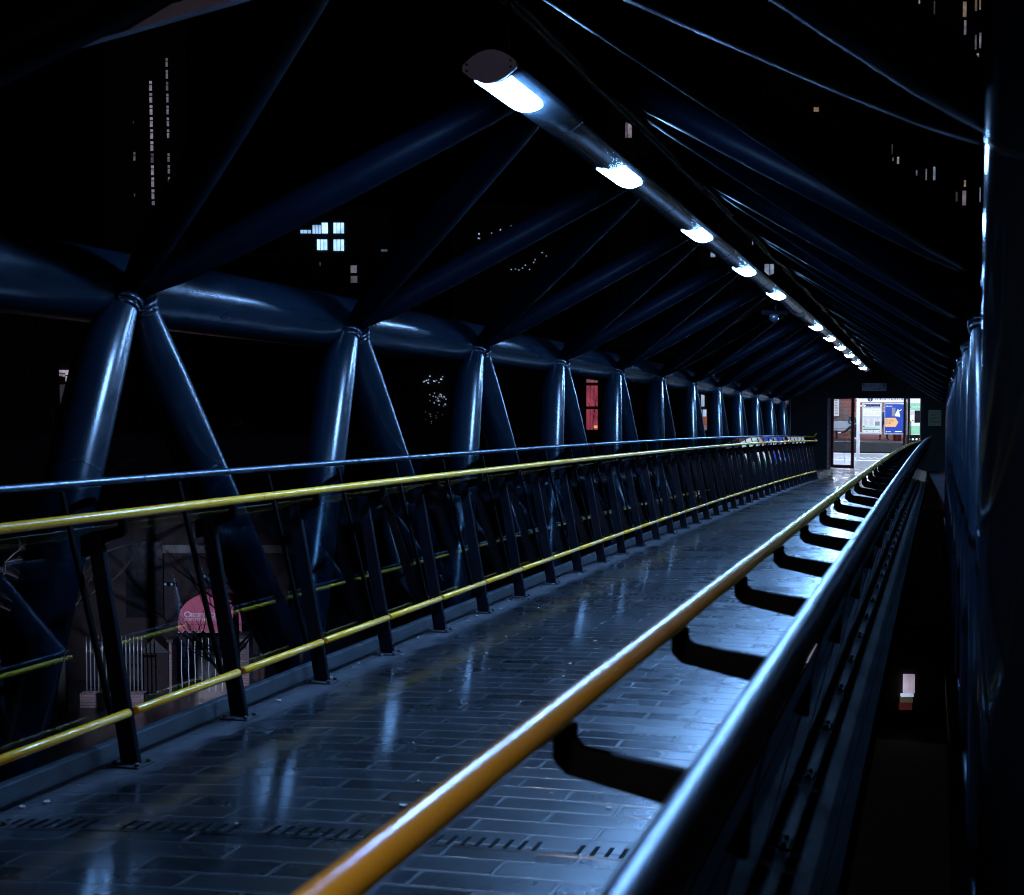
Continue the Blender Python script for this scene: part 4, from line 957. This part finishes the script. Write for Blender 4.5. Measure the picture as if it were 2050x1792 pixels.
# gate pillars, gate, fences
def pillar(name, label, x0, x1, ytop, mat, capmat, gable=False, th=.5, lamp=None):
    t = thing('gate_pillar', label, 'pillar', tuple(cf.pt(cf.rz((x0+x1)/2, 1300)[0], GZ, -.2)))
    bm = new(); cf.box(bm, x0, ytop, x1, ytop+2, -.45, -.45+th, zb=GZ); obj('shaft', bm, mat, t)
    r0, z = cf.rz(x0, ytop); r1, _ = cf.rz(x1, ytop); e = .06
    if gable:
        bm = new(); a = [(r0-e, z), (r1+e, z), ((r0+r1)/2, z+.42)]
        bm_hex(bm, [cf.pt(p, q, -.52) for p, q in a], [cf.pt(p, q, -.45+th+.06) for p, q in a]); obj('coping', bm, capmat, t)
    else:
        a = [cf.pt(r0-e, z, -.5), cf.pt(r1+e, z, -.5), cf.pt(r1+e, z, -.4+th), cf.pt(r0-e, z, -.4+th)]
        bm = new(); bm_hex(bm, a, [v+Vector((0, 0, .08)) for v in a]); obj('coping', bm, capmat, t)
    return t
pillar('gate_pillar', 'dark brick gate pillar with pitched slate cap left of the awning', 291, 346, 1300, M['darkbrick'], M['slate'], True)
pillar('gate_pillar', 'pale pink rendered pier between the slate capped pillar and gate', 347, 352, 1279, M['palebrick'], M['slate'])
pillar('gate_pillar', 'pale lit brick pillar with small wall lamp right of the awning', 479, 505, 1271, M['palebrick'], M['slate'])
t = thing('wall_lamp', 'small dark bulkhead lamp on the pale brick pillar', 'lamp', tuple(cf.pt(cf.rz(492, 1285)[0], cf.rz(492, 1285)[1], -.5)))
bm = new(); cf.box(bm, 486, 1279, 497, 1290, -.52, -.453); obj('body', bm, M['black'], t)
bm = new(); cf.box(bm, 483.5, 1281, 486, 1288, -.50, -.46); obj('lens', bm, winmat(COOL, 1.6), t)
def fence(label, x0, x1, ytop, step, mat, spikes, D=CD, o=-.3, wav=0, name='palisade_fence'):
    f = Fac(D); r0, z0 = f.rz(x0, ytop); r1, _ = f.rz(x1, ytop)
    t = thing(name, label, 'fence' if 'fence' in name else 'gate', tuple(f.pt((r0+r1)/2, GZ, o)))
    rr = random.Random(int(x0)+5)
    n = max(2, int((r1-r0)/step))
    for i in range(n+1):
        r = r0+(r1-r0)*i/n; bm = new(); w = .02 if spikes else .013; z = z0+rr.uniform(-.03, .03)
        pts = [f.pt(r+rr.uniform(-wav, wav), GZ+.02+(z-GZ)*k/5, o) for k in range(6)]
        bm_tube(bm, pts, [w]*6, 6)
        if spikes: bm_tube(bm, [pts[-1], pts[-1]+Vector((0, 0, .16))], [w*1.2, .003], 6)
        obj('pale', bm, mat, t)
    for q in (.22, .82):
        bm = new(); z = GZ+(z0-GZ)*q; bm_bar(bm, f.pt(r0, z, o+.04), f.pt(r1, z, o+.04), .03, .05); obj('cross_rail', bm, M['post'], t)
    return t
fence('galvanised spiked palisade fence at far left of the club yard', -60, 69, 1290, .11, M['gal'], True, 33., -.2)
fence('galvanised spiked palisade fence between the railing post and slate capped pillar', 178, 288, 1282, .105, M['gal'], True, 33., -.2)
fence('tall barred gate with pale lit bars under the red awning', 368, 462, 1277, .19, M['white'], False, CD, -.25, .012, 'barred_gate')
t = thing('low_wall', 'low red brick wall at the foot of the palisade fence', 'wall', tuple(cf.pt(cf.rz(220, 1390)[0], GZ, -1.5)))
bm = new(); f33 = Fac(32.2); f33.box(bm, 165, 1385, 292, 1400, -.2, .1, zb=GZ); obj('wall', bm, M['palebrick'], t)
# floodlights on the club wall
for i, (x, y) in enumerate(((42, 1176), (312, 1180), (325, 1180), (392, 1164))):
    t = thing('floodlight', ['small floodlight on the dark club wall at far left', 'small floodlight on the wall left of the awning, left of a pair', 'small floodlight on the wall left of the awning, right of a pair', 'small lit floodlight just above the awning top'][i], 'floodlight', tuple(cf.pt(cf.rz(x, y)[0], cf.rz(x, y)[1], 1.0)))
    bm = new(); cf.box(bm, x-3, y-3, x+3, y+3, .95, 1.08); obj('housing', bm, M['black'], t)
    bm = new(); cf.box(bm, x-2.2, y-2, x+1.6, y+2, .93, .948); obj('lens', bm, winmat(COOL, .35 if i < 3 else 1.3), t)

# bare trees
def tree(label, base, hgt, seed, lean=(0, 0)):
    rnd = random.Random(seed)
    t = thing('bare_tree', label, 'tree', base, 'bare winter trees beside the bridge')
    b = Vector(base); bm = new()
    p1 = b+Vector((lean[0], lean[1], hgt*.45)); p2 = p1+Vector((lean[0]*.6, lean[1]*.6, hgt*.3))
    bm_tube(bm, [b, b.lerp(p1, .5), p1, p2], [.14, .11, .085, .05], 9); obj('trunk', bm, M['bark'], t)
    bm = new()
    def branch(p, d, L, r, depth):
        pts = [p]; q = p.copy(); dd = d.copy()
        for i in range(4):
            dd = (dd+Vector((rnd.uniform(-.3, .3), rnd.uniform(-.3, .3), rnd.uniform(-.1, .2)))).normalized(); q = q+dd*L/4; pts.append(q.copy())
        bm_tube(bm, pts, [r, r*.8, r*.6, r*.45, r*.25], 5)
        if depth:
            for k in range(3):
                i = rnd.randint(1, 4); nd = (dd+Vector((rnd.uniform(-1, 1), rnd.uniform(-1, 1), rnd.uniform(-.3, .7)))).normalized()
                branch(pts[i], nd, L*rnd.uniform(.45, .7), r*.5, depth-1)
    for k in range(11):
        s = b.lerp(p1, rnd.uniform(.55, 1)) if k < 6 else p1.lerp(p2, rnd.random())
        a = rnd.random()*6.28; branch(s, Vector((math.cos(a), math.sin(a), rnd.uniform(.2, .9))).normalized(), hgt*rnd.uniform(.2, .38), .035, 3)
    obj('branches', bm, M['bark'], t)
def gpt(x, D): p = at_d(x, 1000, D); return (p.x, p.y, GZ)
tree('bare tree in front of the lattice window at far left', gpt(120, 30.), 9.5, 4)
tree('bare tree in front of the broken lights between truss legs', gpt(880, 42.), 9.6, 9)
tree('bare tree with twigs across the tall red window', gpt(1215, 48.), 9.4, 12)
tree('bare tree with twigs over the red awning', gpt(470, 29.), 5.2, 21)

# ------------------------------------------------------------------ light
# street lamps out of frame light the club front and the street, as the photograph shows them lit
def street_lamp(label, loc, dirn, power, col):
    t = thing('street_lamp', label, 'street lamp', (loc[0], loc[1], GZ), 'street lamps')
    bm = new(); bm_tube(bm, [(loc[0], loc[1], GZ), (loc[0], loc[1], loc[2]+.15)], [.08, .05], 10); obj('mast', bm, M['post'], t)
    bm = new(); d = Vector(dirn).normalized(); h = Vector((d.x, d.y, 0)).normalized()
    bm_bar(bm, Vector(loc)+Vector((0, 0, .15)), Vector(loc)+h*.6+Vector((0, 0, .17)), .14, .08); obj('lantern', bm, M['post'], t)
    ld = bpy.data.lights.new('street_light', 'SPOT'); ld.energy = power; ld.color = col; ld.spot_size = math.radians(34); ld.spot_blend = .8; ld.shadow_soft_size = .12
    lo = bpy.data.objects.new('street_light', ld); COL.objects.link(lo); lo.location = Vector(loc)+h*.45
    lo.rotation_euler = d.to_track_quat('-Z', 'Y').to_euler()
pa = at_d(425, 1230, 34.)
la = at_d(-330, 1000, 22.); la.z = -1.6
street_lamp('street lamp lighting the club front from outside the frame', tuple(la), pa+Vector((-1.5, 0, -.4))-la, 6400, (.75, .72, 1.0))

lp = bp(1.5, -2.4, 2.2)  # lamp and spot added behind the viewer to light the amber rail and cap
t = thing('fill_lamp', 'round warm fill lamp added behind the viewer, out of view', 'lamp', tuple(lp))
bm = new(); bm_tube(bm, [lp+Vector((0, -.10, 0)), lp], .16, 20); obj('body', bm, M['post'], t)
bm = new(); bm_tube(bm, [lp+Vector((0, .001, 0)), lp+Vector((0, .05, 0)), lp+Vector((0, .075, 0))], [.14, .12, .06], 20); obj('lens', bm, glow('warm_fill_lens', (1.0, .76, .90), 150), t)
bm = new(); bm_tube(bm, [lp+Vector((0, -.06, 0)), lp+Vector((0, -.06, .62))], .018, 8); obj('stem', bm, M['post'], t)
ld = bpy.data.lights.new('rail_fill_spot', 'SPOT'); ld.energy = 620; ld.color = (1.0, .78, .66); ld.spot_size = math.radians(27); ld.spot_blend = .6; ld.shadow_soft_size = .08  # narrow spot added to warm the right rail without reaching the left one
lo = bpy.data.objects.new('rail_fill_spot', ld); COL.objects.link(lo); lo.location = lp+Vector((0, .12, -.02)); lo.rotation_euler = (Vector((-.42, 2.6, 1.0))-lp).to_track_quat('-Z', 'Y').to_euler()
w = bpy.data.worlds.new('World'); sc.world = w; w.use_nodes = True
nt = w.node_tree; bg = nt.nodes['Background']
sky = nt.nodes.new('ShaderNodeTexSky'); sky.sky_type = 'NISHITA'; sky.sun_disc = False; sky.sun_elevation = math.radians(-4); sky.sun_rotation = math.radians(250)
nt.links.new(sky.outputs[0], bg.inputs['Color']); bg.inputs['Strength'].default_value = .0008
# faint purple town glow from the upper left
sd = bpy.data.lights.new('sun', 'SUN'); sd.energy = .025; sd.angle = math.radians(8); sd.color = (1.0, .74, .80)
so = bpy.data.objects.new('sun', sd); COL.objects.link(so); so.rotation_euler = Vector((-.45, .70, -.50)).to_track_quat('-Z', 'Y').to_euler()

# ------------------------------------------------------------------ camera
cd = bpy.data.cameras.new('camera'); co = bpy.data.objects.new('camera', cd); COL.objects.link(co)
co.matrix_world = Matrix(((RT.x, UP.x, -FW.x, 0), (RT.y, UP.y, -FW.y, 0), (RT.z, UP.z, -FW.z, H), (0, 0, 0, 1)))
cd.sensor_fit = 'HORIZONTAL'; cd.sensor_width = 36; cd.lens = 36*F/2049; cd.clip_start = .05; cd.clip_end = 3000
cd.dof.use_dof = True; cd.dof.focus_distance = 16.0; cd.dof.aperture_fstop = 5.6
sc.camera = co
for o in COL.objects:
    if '_o' in o: del o['_o']
vs = sc.view_settings; vs.view_transform = 'Standard'; vs.look = 'None'; vs.exposure = 0; vs.gamma = 1; vs.use_curve_mapping = False
sc.cycles.use_denoising = True; sc.cycles.filter_width = 1.0
sc.cycles.max_bounces = 10; sc.cycles.diffuse_bounces = 3; sc.cycles.glossy_bounces = 5; sc.cycles.transparent_max_bounces = 40; sc.cycles.transmission_bounces = 4
sc.cycles.sample_clamp_indirect = 6; sc.cycles.blur_glossy = .2
